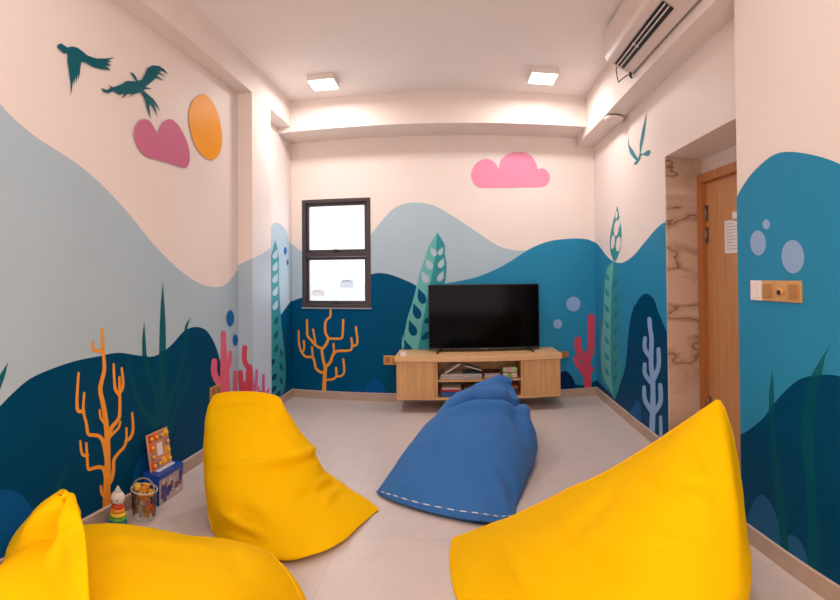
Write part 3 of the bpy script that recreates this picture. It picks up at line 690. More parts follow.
for k, lb in ((1, 'gold rocker switch beside the white plate on the blue wall'), (3, 'gold rocker switch at the right end of the row on blue wall')):
    o = plate('light_switch', (XN - .001, ycen(k), zc), lb, 'light switch')
    pbox('cover', o, -w / 2 + .001, w / 2 - .001, -hh, hh, 0, .010, GOLD); pbox('rocker', o, -.026, .026, -.028, .028, .010, .015, GOLDD)
o = plate('key_switch', (XN - .001, ycen(2), zc), 'gold plate with a dark round knob between two rocker switches', 'switch')
pbox('cover', o, -w / 2 + .001, w / 2 - .001, -hh, hh, 0, .010, GOLD)
bm = bmesh.new(); lathe(bm, [(0.019, .010), (0.019, .014), (0.012, .018)], 18); bmesh.ops.rotate(bm, verts=bm.verts, cent=(0, 0, 0), matrix=Matrix.Rotation(PI / 2, 3, 'X')); link('knob_ring', bm, GOLD, o)
bm = bmesh.new(); box(bm, (-.004, -.026, -.013), (.010, -.016, .004), 0, .002); link('knob', bm, BLACK, o)
def socket(c, n, label, w=.146, h=.084):
    o = plate('wall_socket', c, label, 'wall socket', n=n)
    pbox('cover', o, -w / 2, w / 2, -h / 2, h / 2, 0, .011, GOLD)
    for sx in (-.036, .036):
        so = pbox('outlet', o, sx - .027, sx + .027, -.030, .030, .011, .0125, GOLDD)
        bm = bmesh.new()
        for hx, hz in ((-.011, -.006), (.011, -.006), (0, .011)): box(bm, (sx + hx - .003, -.0132, hz - .004), (sx + hx + .003, -.0124, hz + .004))
        link('pin_hole', bm, BLACK, so)
zs = at(388, 360, 1, YD).z
p = at(391.5, 360, 1, YD); socket((p.x, YD - .001, p.z), (0, -1), 'gold double wall socket at the left side of the cabinet')
p = at(560.8, 354.5, 1, YD); socket((p.x, YD - .001, p.z), (0, -1), 'gold double wall socket at the right side of the cabinet', .14, .05)
p = at(214.5, 392, 0, XA); socket((XA + .001, p.y, p.z), (1, 0), 'gold wall socket on the left wall behind yellow bean bag')

# ------------------------------------------------------------------ low cabinet hung on the back wall
CD = 0.40; CF = YD - CD
cl = at(396.4, 380, 1, CF); cr_ = at(560.6, 378, 1, CF)
zt = (at(420, 356.5, 1, CF).z + at(520, 355, 1, CF).z) / 2; zb = (at(400, 400, 1, CF).z + at(555, 396.5, 1, CF).z) / 2
CX0, CX1 = cl.x, cr_.x; CW = CX1 - CX0; CH = zt - zb
n0 = at(437.6, 380, 1, CF).x - CX0; n1 = at(521.2, 380, 1, CF).x - CX0
cab = empty('tv_cabinet', (CX0, CF, zb), 'low light oak cabinet hung on the back wall under the television', 'cabinet')
TT = .045
mbox('top_panel', (-.012, -.012, CH - TT), (CW + .012, CD - .001, CH), OAKX, cab, .003)
mbox('side_panel', (0, .018, 0.016), (.018, CD - .001, CH - TT), OAK, cab, .001); mbox('side_panel', (CW - .018, .018, 0.016), (CW, CD - .001, CH - TT), OAK, cab, .001)
mbox('bottom_panel', (0, .004, 0), (CW, CD - .001, .016), OAKX, cab, .001)
mbox('back_panel', (.018, CD - .012, .016), (CW - .018, CD - .001, CH - TT), OAK, cab)
mbox('divider', (n0 - .018, .004, .016), (n0, CD - .012, CH - TT), OAK, cab, .001); mbox('divider', (n1, .004, .016), (n1 + .018, CD - .012, CH - TT), OAK, cab, .001)
ZSH = (CH - TT) * 0.50
mbox('shelf', (n0, .03, ZSH - .014), (n1, CD - .012, ZSH), OAKX, cab, .001)
mbox('door', (.001, 0, .018), (n0 - .020, .018, CH - TT - .003), OAK, cab, .0015); mbox('door', (n1 + .020, 0, .018), (CW - .001, .018, CH - TT - .003), OAK, cab, .0015)

# television
TVY = YD - 0.16
tl, tr = at(428.3, 284.6, 1, TVY), at(539.3, 283.6, 1, TVY); bl = at(428.6, 350, 1, TVY); br = at(539.3, 348.3, 1, TVY)
TX0, TX1 = (tl.x + bl.x) / 2, (tr.x + br.x) / 2; TZ1 = (tl.z + tr.z) / 2; TZ0 = (bl.z + br.z) / 2
tv = empty('television', ((TX0 + TX1) / 2, TVY, zt), 'black flat television standing on the oak cabinet', 'television')
hw = (TX1 - TX0) / 2; b0, b1 = TZ0 - zt, TZ1 - zt
mbox('casing', (-hw, 0, b0), (hw, .03, b1), BLACK, tv, .004)
mbox('back_housing', (-hw * .6, .03, b0 + .03), (hw * .6, .06, b0 + (b1 - b0) * .6), BLACK, tv, .01)
mbox('screen', (-hw + .007, -.0015, b0 + .018), (hw - .007, .001, b1 - .007), SCREEN, tv)
mbox('logo_strip', (-.03, -.0025, b0 + .005), (.03, -.0005, b0 + .011), mat('grey_logo', (110, 110, 110), .4), tv)
for s in (-1, 1):
    bm = bmesh.new(); x = s * hw * .76
    tube(bm, [(x, .012, b0 + .014), (x + s * .020, -.055, b0 * .6 + .006), (x + s * .045, -.115, .0075)], .007, 8); tube(bm, [(x, .012, b0 + .014), (x - s * .006, .045, b0 * .6 + .006), (x - s * .018, .10, .0075)], .007, 8)
    link('leg', bm, BLACK, tv)
# small white card on the cabinet's left end
p = at(403.5, 355.5, 2, zt)
o = empty('card_box', (p.x, p.y, zt), 'small white card box on the left end of the cabinet top', 'box')
mbox('carton', (-.026, -.02, 0), (.026, .02, .03), PAPER, o, .002); mbox('lid', (-.027, -.021, .024), (.027, .021, .032), mat('pinkish_card', (238, 214, 208), .6), o, .002)

# things stored in the open middle: booklets lying on the shelves
def booklet(x, y, z, w, d, h, rz, rgb, label, group, tilt=0.0, cat='book'):
    o = empty('booklet', (x, y, z), label, cat, group, rz); o.rotation_euler = (0, tilt, rz)
    nm = 'cover_%d_%d_%d' % rgb
    cv = mat(nm, rgb, .5, .12, 30)
    bm = bmesh.new(); box(bm, (-w / 2, -d / 2, 0), (w / 2, d / 2, h * .14)); box(bm, (-w / 2, -d / 2, h * .86), (w / 2, d / 2, h)); box(bm, (-w / 2, d / 2 - .003, 0), (w / 2, d / 2, h)); link('cover', bm, cv, o)
    mbox('pages', (-w / 2 + .002, -d / 2 + .002, h * .14), (w / 2 - .002, d / 2 - .003, h * .86), PAPER, o)
    return o
nx0, nx1 = CX0 + n0, CX0 + n1; NWI = nx1 - nx0
zu = zb + ZSH; zl = zb + .016
up = [  # x fraction, width, thickness, colour, words
    (.17, .20, .012, (212, 196, 180), 'cream booklet at the bottom of the left pile on the upper shelf'),
    (.17, .19, .010, (150, 132, 120), 'brown booklet second in the left pile on the upper shelf'),
    (.17, .19, .012, (226, 216, 208), 'white booklet third in the left pile on the upper shelf'),
    (.42, .17, .014, (128, 96, 80), 'dark brown booklet at the bottom of the middle pile, upper shelf'),
    (.42, .165, .012, (222, 206, 196), 'pale booklet second in the middle pile on the upper shelf'),
    (.42, .165, .012, (92, 120, 118), 'teal grey booklet third in the middle pile on the upper shelf'),
    (.665, .14, .012, (198, 100, 60), 'orange booklet at the bottom of the right pile, upper shelf'),
    (.665, .135, .014, (204, 178, 150), 'tan booklet in the middle of the right pile, upper shelf'),
    (.665, .135, .012, (96, 62, 58), 'maroon booklet on top of the right pile, upper shelf')]
zz = {}
for i, (fx, w, h, c, lb) in enumerate(up):
    k = i // 3
    z = zz.get(k, zu + .001)
    booklet(nx0 + NWI * fx, CF + .17 + .01 * (i % 3), z, w, .20, h, random.uniform(-.05, .05), c, lb, 'booklets on the upper cabinet shelf'); zz[k] = z + h + .001
for fx, w, h, c, lb, tl_ in ((.17, .15, .010, (236, 226, 218), 'white booklet lying askew on top of the left pile', -.55), (.42, .15, .008, (190, 196, 192), 'grey booklet lying askew on top of the middle pile', .30)):
    booklet(nx0 + NWI * fx, CF + .15, zz[0 if fx < .3 else 1] + .045, w, .16, h, 0.1, c, lb, 'booklets on the upper cabinet shelf', tl_)
for r_, (c1, lb) in enumerate((((226, 206, 196), 'white and green pack, lower of two on the upper shelf'), ((190, 206, 150), 'pale green pack, upper of two on the upper shelf'))):
    o = empty('tissue_pack', (nx0 + NWI * .88, CF + .12, zu + .001 + r_ * .047), lb, 'pack', 'packs on the upper cabinet shelf')
    mbox('wrapper', (-.062, -.06, 0), (.062, .06, .044), mat('pack_%d' % r_, c1, .4, .1, 25), o, .012)
    mbox('label_band', (-.03, -.0615, .006), (.012, .0, .0445), mat('band_%d' % r_, ((150, 190, 90), (232, 160, 170))[r_], .4), o, .001)
lowz = zl + .001
for i, (fx, w, h, c, lb) in enumerate((
    (.165, .18, .042, (40, 96, 176), 'thick blue book at the bottom left of the lower shelf'), (.165, .18, .018, (196, 44, 50), 'red book lying on the thick blue book'), (.165, .16, .012, (232, 222, 214), 'white booklet on top of the red book'),
    (.43, .17, .040, (150, 170, 50), 'thick green book beside the blue book on the lower shelf'), (.43, .165, .016, (180, 60, 60), 'dark red booklet lying on the thick green book'), (.43, .16, .012, (150, 110, 90), 'brown booklet on top of the dark red booklet'),
    (.68, .14, .03, (90, 70, 66), 'dark brown book behind the blue bean bag, lower shelf'), (.90, .10, .03, (120, 56, 50), 'maroon book at the bottom right of the lower shelf'), (.90, .10, .024, (70, 56, 60), 'dark grey book in the middle of the right pile, lower shelf'), (.90, .095, .02, (196, 96, 70), 'rust booklet on top of the right pile, lower shelf'))):
    k = round(fx * 100); z = zz.get(k, lowz)
    booklet(nx0 + NWI * fx, CF + .15, z, w, .2, h, PI + random.uniform(-.04, .04), c, lb, 'books on the lower cabinet shelf'); zz[k] = z + h + .001

#@TOYS
# ------------------------------------------------------------------ toys on the floor by the left wall
ringm = [mat('toy_%s' % n, c, .35, .02, 10) for n, c in (('red', (226, 74, 40)), ('orange', (244, 150, 40)), ('yellow', (246, 208, 60)), ('green', (84, 178, 70)), ('blue', (34, 118, 170)), ('base', (70, 170, 200)))]
st = empty('stacking_ring_toy', (-1.438, 1.828, 0), 'stacking ring toy with rainbow rings and white head', 'toy'); st.scale = (.88, .88, .88)
bm = bmesh.new(); lathe(bm, [(.052, 0), (.054, .006), (.050, .016), (.02, .018)], 28); link('base', bm, ringm[5], st)
zz_ = .018
for i, (r, m) in enumerate(zip((.050, .047, .043, .038, .034), (ringm[4], ringm[3], ringm[2], ringm[1], ringm[0]))):
    bm = bmesh.new(); h = .021; pr = [(r - .012, zz_)] + [(r - .0105 + .0105 * math.sin(PI * k / 8), zz_ + h * (1 - math.cos(PI * k / 8)) / 2) for k in range(1, 8)] + [(r - .012, zz_ + h)]
    lathe(bm, pr, 28); link('ring', bm, m, st); zz_ += h
bm = bmesh.new(); lathe(bm, [(.012, zz_ - .002), (.030, zz_ + .006), (.038, zz_ + .024), (.036, zz_ + .042), (.026, zz_ + .056), (.012, zz_ + .066), (.004, zz_ + .07)], 24); hd = link('head', bm, WPLAST, st)
bm = bmesh.new(); lathe(bm, [(.020, zz_ + .060), (.018, zz_ + .066), (.011, zz_ + .078), (.006, zz_ + .088), (.002, zz_ + .092)], 18); link('cap', bm, mat('toy_cap', (206, 206, 200), .5), hd)
for s in (-1, 1):
    bm = bmesh.new(); bmesh.ops.create_uvsphere(bm, u_segments=10, v_segments=6, radius=.004, matrix=Matrix.Translation((.026 + .004 * s, -.024 + .010 * s, zz_ + .03))); link('eye', bm, BLACK, hd)
# clear bag-like tub with blocks
CX, CY = -1.395, 1.978
tub = empty('toy_tub', (CX, CY, 0), 'clear plastic tub of yellow toy pieces with a red strap', 'tub')
CLEAR = glass('clear_tub_plastic', .2, (236, 232, 228), .15)
bm = bmesh.new()
seg = 36; prof_ = [(.050, 0), (.055, .012), (.058, .05), (.061, .09), (.060, .12), (.063, .135)]; rr = []
for r, z in prof_:
    rr.append([bm.verts.new(((r + .003 * math.sin(5 * 2 * PI * k / seg + z * 60) * (z / .12)) * math.cos(2 * PI * k / seg), (r + .003 * math.sin(7 * 2 * PI * k / seg) * (z / .12)) * math.sin(2 * PI * k / seg), z)) for k in range(seg)])
for a, b in zip(rr, rr[1:]):
    for k in range(seg): bm.faces.new((a[k], a[(k + 1) % seg], b[(k + 1) % seg], b[k])).smooth = True
bm.faces.new(rr[0][::-1]); link('tub_wall', bm, CLEAR, tub)
bm = bmesh.new(); tube(bm, [(.063 * math.cos(2 * PI * k / 30), .063 * math.sin(2 * PI * k / 30), .134) for k in range(31)], .004, 8); link('rim', bm, mat('milky_rim', (206, 190, 176), .3), tub)
pts = [Vector((.062 * math.cos(a), .062 * math.sin(a) * .4 - .01, .134 + .045 * math.sin(a))) for a in [PI * k / 12 for k in range(13)]]
bm = bmesh.new(); tube(bm, pts, .004, 8); link('handle', bm, mat('grey_handle', (150, 140, 134), .4), tub)
bm = bmesh.new(); tube(bm, [(.048, -.038, .10), (.058, -.022, .06), (.060, -.008, .022)], .005, 8); link('strap', bm, mat('toy_red2', (206, 40, 36), .4), tub)
cols = [(250, 190, 40), (248, 206, 90), (240, 150, 50), (214, 190, 170), (226, 214, 200), (250, 180, 30)]
for i in range(15):
    a = random.uniform(0, 2 * PI); r = random.uniform(0, .034); lv = i // 3; r = .012 + .022 * (i % 2); a = i * 2.2
    x, y, z = CX + r * math.cos(a), CY + r * math.sin(a), .004 + lv * .031
    c = cols[i % 3] if lv >= 3 else cols[(i * 2) % 6]
    o = empty('toy_block', (x, y, z), ('yellow and orange toy piece at the top of clear tub' if lv >= 3 else 'toy piece lying low inside the clear tub'), 'toy block', ('pieces at the top of the tub' if lv >= 3 else 'pieces low in the tub'), random.uniform(0, 3))
    bm = bmesh.new(); box(bm, (-.014, -.014, 0), (.014, .014, .024), 0, .003); link('block', bm, mat('piece_%d_%d_%d' % c, c, .4, .03, 20), o)
    bm = bmesh.new(); lathe(bm, [(.008, .024), (.008, .029)], 12); link('stud', bm, mat('piece_%d_%d_%d' % c, c), o)
# picture box with blue lid
bx = empty('toy_box', (-1.395, 2.225, 0), 'toy box with blue lid and purple picture front on floor', 'box')
HB = .15; Lb = .115; Db = .095
mbox('carton', (-Db, -Lb, 0), (0, Lb, HB - .012), mat('box_lilac', (196, 178, 186), .5, .06, 20), bx, .002)
mbox('lid', (-Db - .002, -Lb - .003, HB - .022), (.003, Lb + .003, HB), mat('box_blue', (24, 78, 168), .4, .05, 20), bx, .002)
mbox('side_print', (-Db, -Lb - .0012, .0), (0, -Lb, HB - .022), mat('box_blue', (24, 78, 168)), bx)
bm = bmesh.new(); random.seed(11)
pc = [mat('print_%d' % i, c, .5, .05, 30) for i, c in enumerate(((52, 60, 140), (96, 74, 140), (228, 214, 214), (150, 80, 90), (60, 90, 170)))]
for i in range(26):
    y = random.uniform(-Lb + .02, Lb - .02); z = random.uniform(.015, HB - .04); a = random.uniform(.010, .026); b = random.uniform(.010, .030)
    quad(bm, [(.0006 + i * .00004, y - a, z - b * .6), (.0006 + i * .00004, y + a * .7, z - b), (.0006 + i * .00004, y + a, z + b * .7), (.0006 + i * .00004, y - a * .6, z + b)], i % 5)
link('front_picture', bm, pc, bx)
bm = bmesh.new(); box(bm, (-.075, -.07, HB), (-.03, .09, HB + .0008)); link('lid_label', bm, mat('lid_white', (206, 214, 226), .5), bx)
# peg puzzle board leaning on the wall, standing on the box
pz = empty('puzzle_board', (-1.452, 2.222, HB + .0015), 'orange peg puzzle board standing on the blue-lidded box', 'puzzle')
pz.rotation_euler = (0, -.16, 0)
mbox('board', (-.010, -.098, 0), (0, .098, .185), mat('puzzle_board_wood', (222, 150, 110), .5, .08, 14), pz, .002)
mbox('centre_panel', (0, -.024, .062), (.002, .024, .125), PAPER, pz)
pm = [mat('peg_%d' % i, c, .4, .05, 20) for i, c in enumerate(((236, 92, 40), (250, 190, 50), (180, 70, 40), (150, 130, 150), (244, 168, 40)))]
i = 0
for r_ in range(4):
    for c_ in range(4):
        y, z = -.072 + c_ * .048, .026 + r_ * .045
        if c_ in (1, 2) and r_ in (1, 2): continue
        bm = bmesh.new(); box(bm, (0, y - .018, z - .017), (.004, y + .018, z + .017), 0, .004); pcs = link('puzzle_piece', bm, pm[(i * 3 + r_) % 5], pz)
        bm = bmesh.new(); lathe(bm, [(.007, 0), (.010, .008), (.006, .014)], 10); bmesh.ops.transform(bm, verts=bm.verts, matrix=Matrix.Translation((.004, y, z)) @ Matrix.Rotation(PI / 2, 4, 'Y')); link('peg', bm, pm[1], pcs); i += 1

#@BAGS
# ------------------------------------------------------------------ bean bags
def P(px, py, y): return at(px, py, 1, y)
def loft(secs, na=72, nl=80):
    """skin over sections; a section is (left, front or top, right, back or bottom, e_front, e_back)"""
    N = len(secs)
    cols = [catmull([s[k] for s in secs], 24) for k in range(4)]
    es = [catmull([Vector((s[4], s[5], 0)) for s in secs], 24)][0]
    M = len(cols[0]); rings = []
    for i in range(nl + 1):
        f = i / nl * (M - 1); a = int(min(f, M - 2)); t = f - a
        Lp, Tp, Rp, Bp = (c[a].lerp(c[a + 1], t) for c in cols); e = es[a].lerp(es[a + 1], t)
        Mid = (Lp + Rp) / 2; h = (Rp - Lp) / 2; row = []
        for k in range(na):
            ph = 2 * PI * k / na; c, s = math.cos(ph), math.sin(ph)
            ee = e[0] if s >= 0 else e[1]
            if ee < 1: cc = math.copysign(abs(c) ** ee, c); ss = abs(s) ** ee
            else: cc = c; ss = abs(s) ** ee
            row.append(Mid - h * cc + ((Tp - Mid) if s >= 0 else (Bp - Mid)) * ss)
        rings.append(row)
    return rings
def skin(bm, rings, zmin=0.004):
    V = [[bm.verts.new(p) for p in r] for r in rings]; n = len(rings[0])
    for a, b in zip(V, V[1:]):
        for k in range(n): bm.faces.new((a[k], a[(k + 1) % n], b[(k + 1) % n], b[k])).smooth = True
    for r in (V[0], V[-1]):
        try: f = bm.faces.new(r); f.smooth = True
        except ValueError: pass
    return V
def bag(bm, rings, creases, amp=.006, seed=0, nscale=5.0):
    V = skin(bm, rings)
    bmesh.ops.recalc_face_normals(bm, faces=bm.faces)
    bm.normal_update()
    mv = []
    for v in bm.verts:
        n = v.normal; p = v.co
        d = amp * noise.fractal(p * nscale + Vector((seed * 7.3, seed, 0)), 1.0, 2.0, 3)
        if n.dot(p - EYE) < 0:
            q = Vector(proj(p))
            for pts, a, w in creases:
                a *= 2.2
                best = 1e9; bt = 0
                for i in range(len(pts) - 1):
                    A, B = Vector(pts[i]), Vector(pts[i + 1]); ab = B - A
                    t = max(0, min(1, (q - A).dot(ab) / ab.length_squared)); dd = (q - A - ab * t).length
                    if dd < best: best = dd; bt = (i + t) / (len(pts) - 1)
                if best < w * 3: d += a * math.exp(-(best / w) ** 2) * math.sin(PI * (0.08 + 0.84 * bt)) ** 0.6
        mv.append((v, n * d))
    for v, d in mv: v.co += d
    for v in bm.verts:
        if v.co.z < 0.004: v.co.z = 0.004
        if v.co.x < -1.49: v.co.x = -1.49
    return V
def chain(V, k, i0, i1): return [V[i][k].co.copy() for i in range(i0, i1 + 1)]

def lab_bag(name, bm_, m, loc, label):
    o = empty(name, loc, label, 'bean bag')
    return o

def mid_front(L, R, d, up=0.0):
    """front point between two sides, d metres nearer the camera"""
    m = (L + R) / 2; v = Vector((m.x, m.y, 0)).normalized()
    return m - v * d + Vector((0, 0, up))

# --- middle yellow bag by the left wall
LR = [((213, 397, 2.36), (280, 399, 2.36), .004, .004, 1.2, 1.2), ((208.5, 408, 2.34), (285.5, 410, 2.38), .07, .06, 1.1, 1.2), ((206, 425, 2.29), (297, 427, 2.42), .15, .14, 1.0, 1.1), ((204.5, 448, 2.23), (313, 448, 2.45), .23, .22, 1.0, 1.0),
      ((205, 475, 2.16), (325.5, 471, 2.47), .30, .26, 1.05, 1.0), ((207, 502, 2.09), (348, 489, 2.47), .33, .26, 1.5, 1.0), ((210, 521, 2.03), (375, 506, 2.46), .35, .22, 2.0, 1.0)]
secs = []
for l, r, df, db, e0, e1 in LR:
    Lp, Rp = P(*l), P(*r); up = .034 if df < .01 else .0; secs.append((Lp, mid_front(Lp, Rp, df, up), Rp, mid_front(Lp, Rp, -db, up), e0, e1))
fl, fr, ff = on_floor(212, 532), on_floor(378.5, 512), on_floor(268, 552)
secs.append((fl, ff, fr, mid_front(fl, fr, -.2), 2.1, 1.0))
bagM = lab_bag('bean_bag', None, None, ((fl + fr) / 2).to_tuple(), 'yellow bean bag standing upright by the left wall, flat top edge')
bm = bmesh.new()
V = bag(bm, loft(secs), [([(330, 438), (305, 455), (270, 462), (225, 466)], .010, 4), ([(330, 446), (300, 464), (262, 470)], -.008, 4), ([(212, 466), (240, 469), (290, 460)], .005, 3), ([(222, 512), (240, 524), (262, 536)], .010, 4), ([(228, 506), (250, 512), (268, 528)], -.008, 4), ([(252, 500), (268, 514), (282, 534)], .007, 5), ([(220, 528), (245, 536), (268, 545)], -.006, 4),
    ([(340, 486), (322, 488), (300, 498)], -.008, 5), ([(330, 478), (318, 486), (310, 500)], .006, 4), ([(365, 505), (345, 508), (318, 518)], .004, 4), ([(214, 405), (245, 400), (276, 407)], -.006, 3), ([(268, 415), (282, 440), (300, 455)], .006, 4), ([(345, 482), (330, 495), (322, 510)], .007, 4), ([(240, 500), (246, 518), (250, 540)], -.007, 4), ([(215, 440), (240, 436), (262, 440)], .004, 4)], .007, 1)
body = link('cover', bm, YELLOW, bagM, True, True)
def seam(pts, r, m, parent, name='seam'):
    bm = bmesh.new(); tube(bm, pts, r, 6); return link(name, bm, m, parent, True, True)
dz = Vector((0, 0, .001))
me = body.data; na = 72
def vid(i, k): return body.data.vertices[i * na + k].co.copy()
seam([vid(0, k) for k in list(range(0, na // 2 + 1))], .003, YSEAM, bagM); seam([vid(i, na // 2) for i in range(0, 80)], .003, YSEAM, bagM); seam([vid(i, 0) for i in range(0, 80)], .003, YSEAM, bagM)

# --- right yellow bag
LR = [((717, 400, 1.60), (719.5, 400, 1.60), .003, .003, 1.2, 1.2), ((705, 408.5, 1.62), (725, 415, 1.585), .03, .03, 1.1, 1.1), ((678, 427, 1.66), (731.5, 434, 1.57), .12, .10, 1.05, 1.1), ((645, 449, 1.72), (737, 458, 1.55), .22, .16, 1.0, 1.1), ((600, 475, 1.82), (741, 488, 1.54), .32, .12, 1.0, 1.1),
      ((545, 501, 1.96), (744.5, 522, 1.53), .42, .1, 1.05, 1.0), ((492, 523, 2.10), (745.5, 550, 1.53), .52, .08, 1.1, 1.0), ((455, 537, 2.19), (742, 573, 1.55), .58, .06, 1.15, 1.0)]
secs = []
for l, r, df, db, e0, e1 in LR:
    Lp, Rp = P(*l), P(*r); secs.append((Lp, mid_front(Lp, Rp, df), Rp, mid_front(Lp, Rp, -db), e0, e1))
fl, fr = on_floor(454, 541), on_floor(732, 590)
secs.append((fl, mid_front(fl, fr, .60), fr, mid_front(fl, fr, -.05), 1.15, 1.0))
bagR = lab_bag('bean_bag', None, None, ((fl + fr) / 2 - Vector((0, .2, 0))).to_tuple(), 'large yellow bean bag in right foreground with tall pointed corner')
bm = bmesh.new()
V = bag(bm, loft(secs), [([(560, 520), (610, 545), (670, 560)], .006, 7), ([(600, 505), (650, 525), (700, 535)], -.006, 6), ([(650, 470), (690, 495), (715, 510)], .006, 5), ([(640, 480), (680, 505), (700, 530)], -.005, 6), ([(718, 412), (727, 470), (733, 530), (735, 590)], .010, 7), ([(480, 535), (530, 540), (580, 560)], .006, 7), ([(610, 500), (590, 520), (560, 545)], -.006, 6), ([(690, 430), (702, 455), (712, 480)], -.004, 5), ([(560, 560), (620, 575), (690, 578)], -.006, 7), ([(575, 500), (600, 512), (640, 516)], .006, 4), ([(660, 480), (684, 486), (706, 484)], -.005, 4), ([(500, 548), (520, 570), (530, 595)], .007, 6), ([(600, 540), (650, 552), (710, 552)], -.005, 4)], .008, 2, 4.0)
body = link('cover', bm, YELLOW, bagR, True, True)
seam([vid(i, na // 2) for i in range(0, 80)], .003, YSEAM, bagR); seam([vid(i, 0) for i in range(0, 80)], .003, YSEAM, bagR)

# --- blue bag
fA, fB = on_floor(376, 491), on_floor(513, 517)
LR = [((376.5, 491, None), (512, 517, None), .004, .004, 1.3, 1), ((386, 479, 2.72), (518, 503, 2.50), .10, 0, 1.15, 1), ((401, 463, 2.84), (525, 484, 2.66), .17, 0, 1.0, 1), ((418, 444, 2.98), (532, 466, 2.86), .22, 0, .95, 1), ((433, 427, 3.12), (537.5, 448, 3.04), .25, 0, .95, 1), ((443, 413, 3.26), (536, 436, 3.20), .26, 0, .95, 1),
      ((449, 406, 3.38), (529, 424, 3.34), .25, 0, 1, 1), ((454, 401, 3.46), (522, 409, 3.44), .22, 0, 1, 1), ((463, 394, 3.54), (518, 399, 3.54), .20, 0, 1, 1), ((478, 387, 3.62), (514, 390, 3.62), .13, 0, 1, 1), ((495, 381, 3.68), (509, 382, 3.68), .03, 0, 1, 1)]
TOPS = [None, .16, .27, .335, .365, .375, .37, .365, .38, .40, .42]
secs = []
for j, (l, r, hgt, _, e0, e1) in enumerate(LR):
    if j == 0:
        Lp, Rp = on_floor(376.5, 491.5, .012), on_floor(512, 517, .012); md = (Lp + Rp) / 2; fr_ = on_floor(455, 518, .016)
        secs.append((Lp, fr_ + Vector((0, .0, .004)), Rp, fr_ - Vector((0, 0, .008)), 1.0, 1.0)); continue
    Lp, Rp = P(*l), P(*r); md = (Lp + Rp) / 2
    top = Vector((md.x, md.y, max(TOPS[j], md.z + .02))); bot = Vector((md.x, md.y, .003 if j < 8 else md.z - .10 if j < 10 else md.z - .02))
    secs.append((Lp, top, Rp, bot, e0, .8))
bagB = lab_bag('bean_bag', None, None, (.1, 2.9, 0), 'blue bean bag lying in front of the oak cabinet')
bm = bmesh.new()
V = bag(bm, loft(secs), [([(444, 410), (452, 405), (475, 400.5), (500, 400.5), (521, 404)], -.045, 2.6), ([(446, 414), (470, 407), (498, 407), (526, 414)], .022, 4), ([(460, 396), (480, 393), (510, 394)], .018, 4), ([(500, 380), (508, 388), (514, 398)], -.014, 2.5), ([(492, 382), (500, 392), (508, 399)], .010, 2.5), ([(516, 400), (524, 415), (532, 432)], .012, 3), ([(511, 404), (517, 420), (527, 440)], -.012, 3),
    ([(489, 470), (500, 490), (506, 510)], .012, 4), ([(480, 478), (494, 500), (500, 514)], -.010, 4), ([(500, 470), (512, 490), (514, 505)], -.008, 3.5), ([(396, 482), (410, 490), (425, 492)], .006, 5), ([(470, 390), (482, 396), (500, 398)], -.006, 2.5)], .008, 3, 4.0)
body = link('cover', bm, BLUE, bagB, True, True)
edge = [vid(0, k) for k in range(0, na // 2 + 1)]
seam(edge, .004, BSEAM, bagB); seam([vid(i, na // 2) for i in range(0, 70)], .0035, BSEAM, bagB)
bm = bmesh.new()
row = [vid(1, k).lerp(vid(2, k), .4) for k in range(0, na // 2 + 1)]
th, tr_ = [], []
for i in range(2, len(row) - 2):
    a, b = row[i], row[i + 1]; up_ = Vector((0, -.003, .004))
    for t, r in ((0, .0034), (.5, .0034), (.97, .0034)) if i % 2 else ((0.03, .0004), (.97, .0004)): th.append(a.lerp(b, t) + up_); tr_.append(r)
tube(bm, th, tr_, 6)
s_ = link('stitching', bm, STITCH, bagB, True, True); s_['label'] = 'dashed white stitching along the front edge'
# gathered knot at the head
kc = P(507, 383, 3.64)
bm = bmesh.new()
for k in range(9):
    a = 2 * PI * k / 9; tube(bm, [kc + Vector((.012 * math.cos(a), .012 * math.sin(a), -.05)), kc + Vector((.022 * math.cos(a), .02 * math.sin(a), -.005)), kc + Vector((.038 * math.cos(a), .03 * math.sin(a), .03 + .008 * math.sin(3 * a)))], [.014, .012, .008], 8)
link('gathered_top', bm, BLUE, bagB, True, True)

# --- front left yellow bag with folded corner
secs = []
def S(x, yc, hd, top, e=1.0, bot=.003, dz=0):
    secs.append((Vector((x, yc + hd, top * .45)), Vector((x, yc, top)), Vector((x, yc - hd, top * .45)), Vector((x, yc, bot)), e, .8))
S(-1.45, 1.10, .08, .05); S(-1.36, 1.12, .18, .13); S(-1.22, 1.16, .28, .29); S(-1.04, 1.20, .35, .316, .95); S(-.88, 1.22, .39, .307, .9); S(-.74, 1.25, .41, .298, .9); S(-.62, 1.27, .41, .262, .9); S(-.545, 1.28, .39, .18, .95); S(-.505, 1.29, .37, .08, 1); S(-.49, 1.29, .36, .02, 1)
bagF = lab_bag('bean_bag', None, None, (-.95, 1.2, 0), 'yellow bean bag in left foreground with a folded-over corner')
bm = bmesh.new()
cr = [([(100, 545), (150, 550), (210, 556)], -.003, 2.5), ([(120, 540), (180, 545), (240, 552)], .004, 6), ([(96, 536), (110, 540), (128, 541)], .004, 3), ([(92, 545), (104, 550), (120, 549)], -.006, 3), ([(200, 534), (230, 552), (250, 580)], -.004, 5)]
V = bag(bm, loft(secs), cr, .007, 4, 4.0)
secs = []
FL = [((60, 490, 1.10), (66, 490, 1.10), .01, .01), ((50, 499, 1.12), (73, 498, 1.08), .05, .05), ((36, 512, 1.16), (79, 509, 1.05), .07, .09), ((20, 531, 1.2), (83, 522, 1.04), .09, .12), ((2, 556, 1.22), (86, 545, 1.0), .13, .14), ((-16, 590, 1.2), (88, 580, .96), .16, .16), ((-24, 640, 1.1), (90, 630, .92), .18, .16)]
for l, r, df, db in FL:
    Lp, Rp = P(*l), P(*r); secs.append((Lp, mid_front(Lp, Rp, df), Rp, mid_front(Lp, Rp, -db), .95, 1.0))
b2 = bmesh.new()
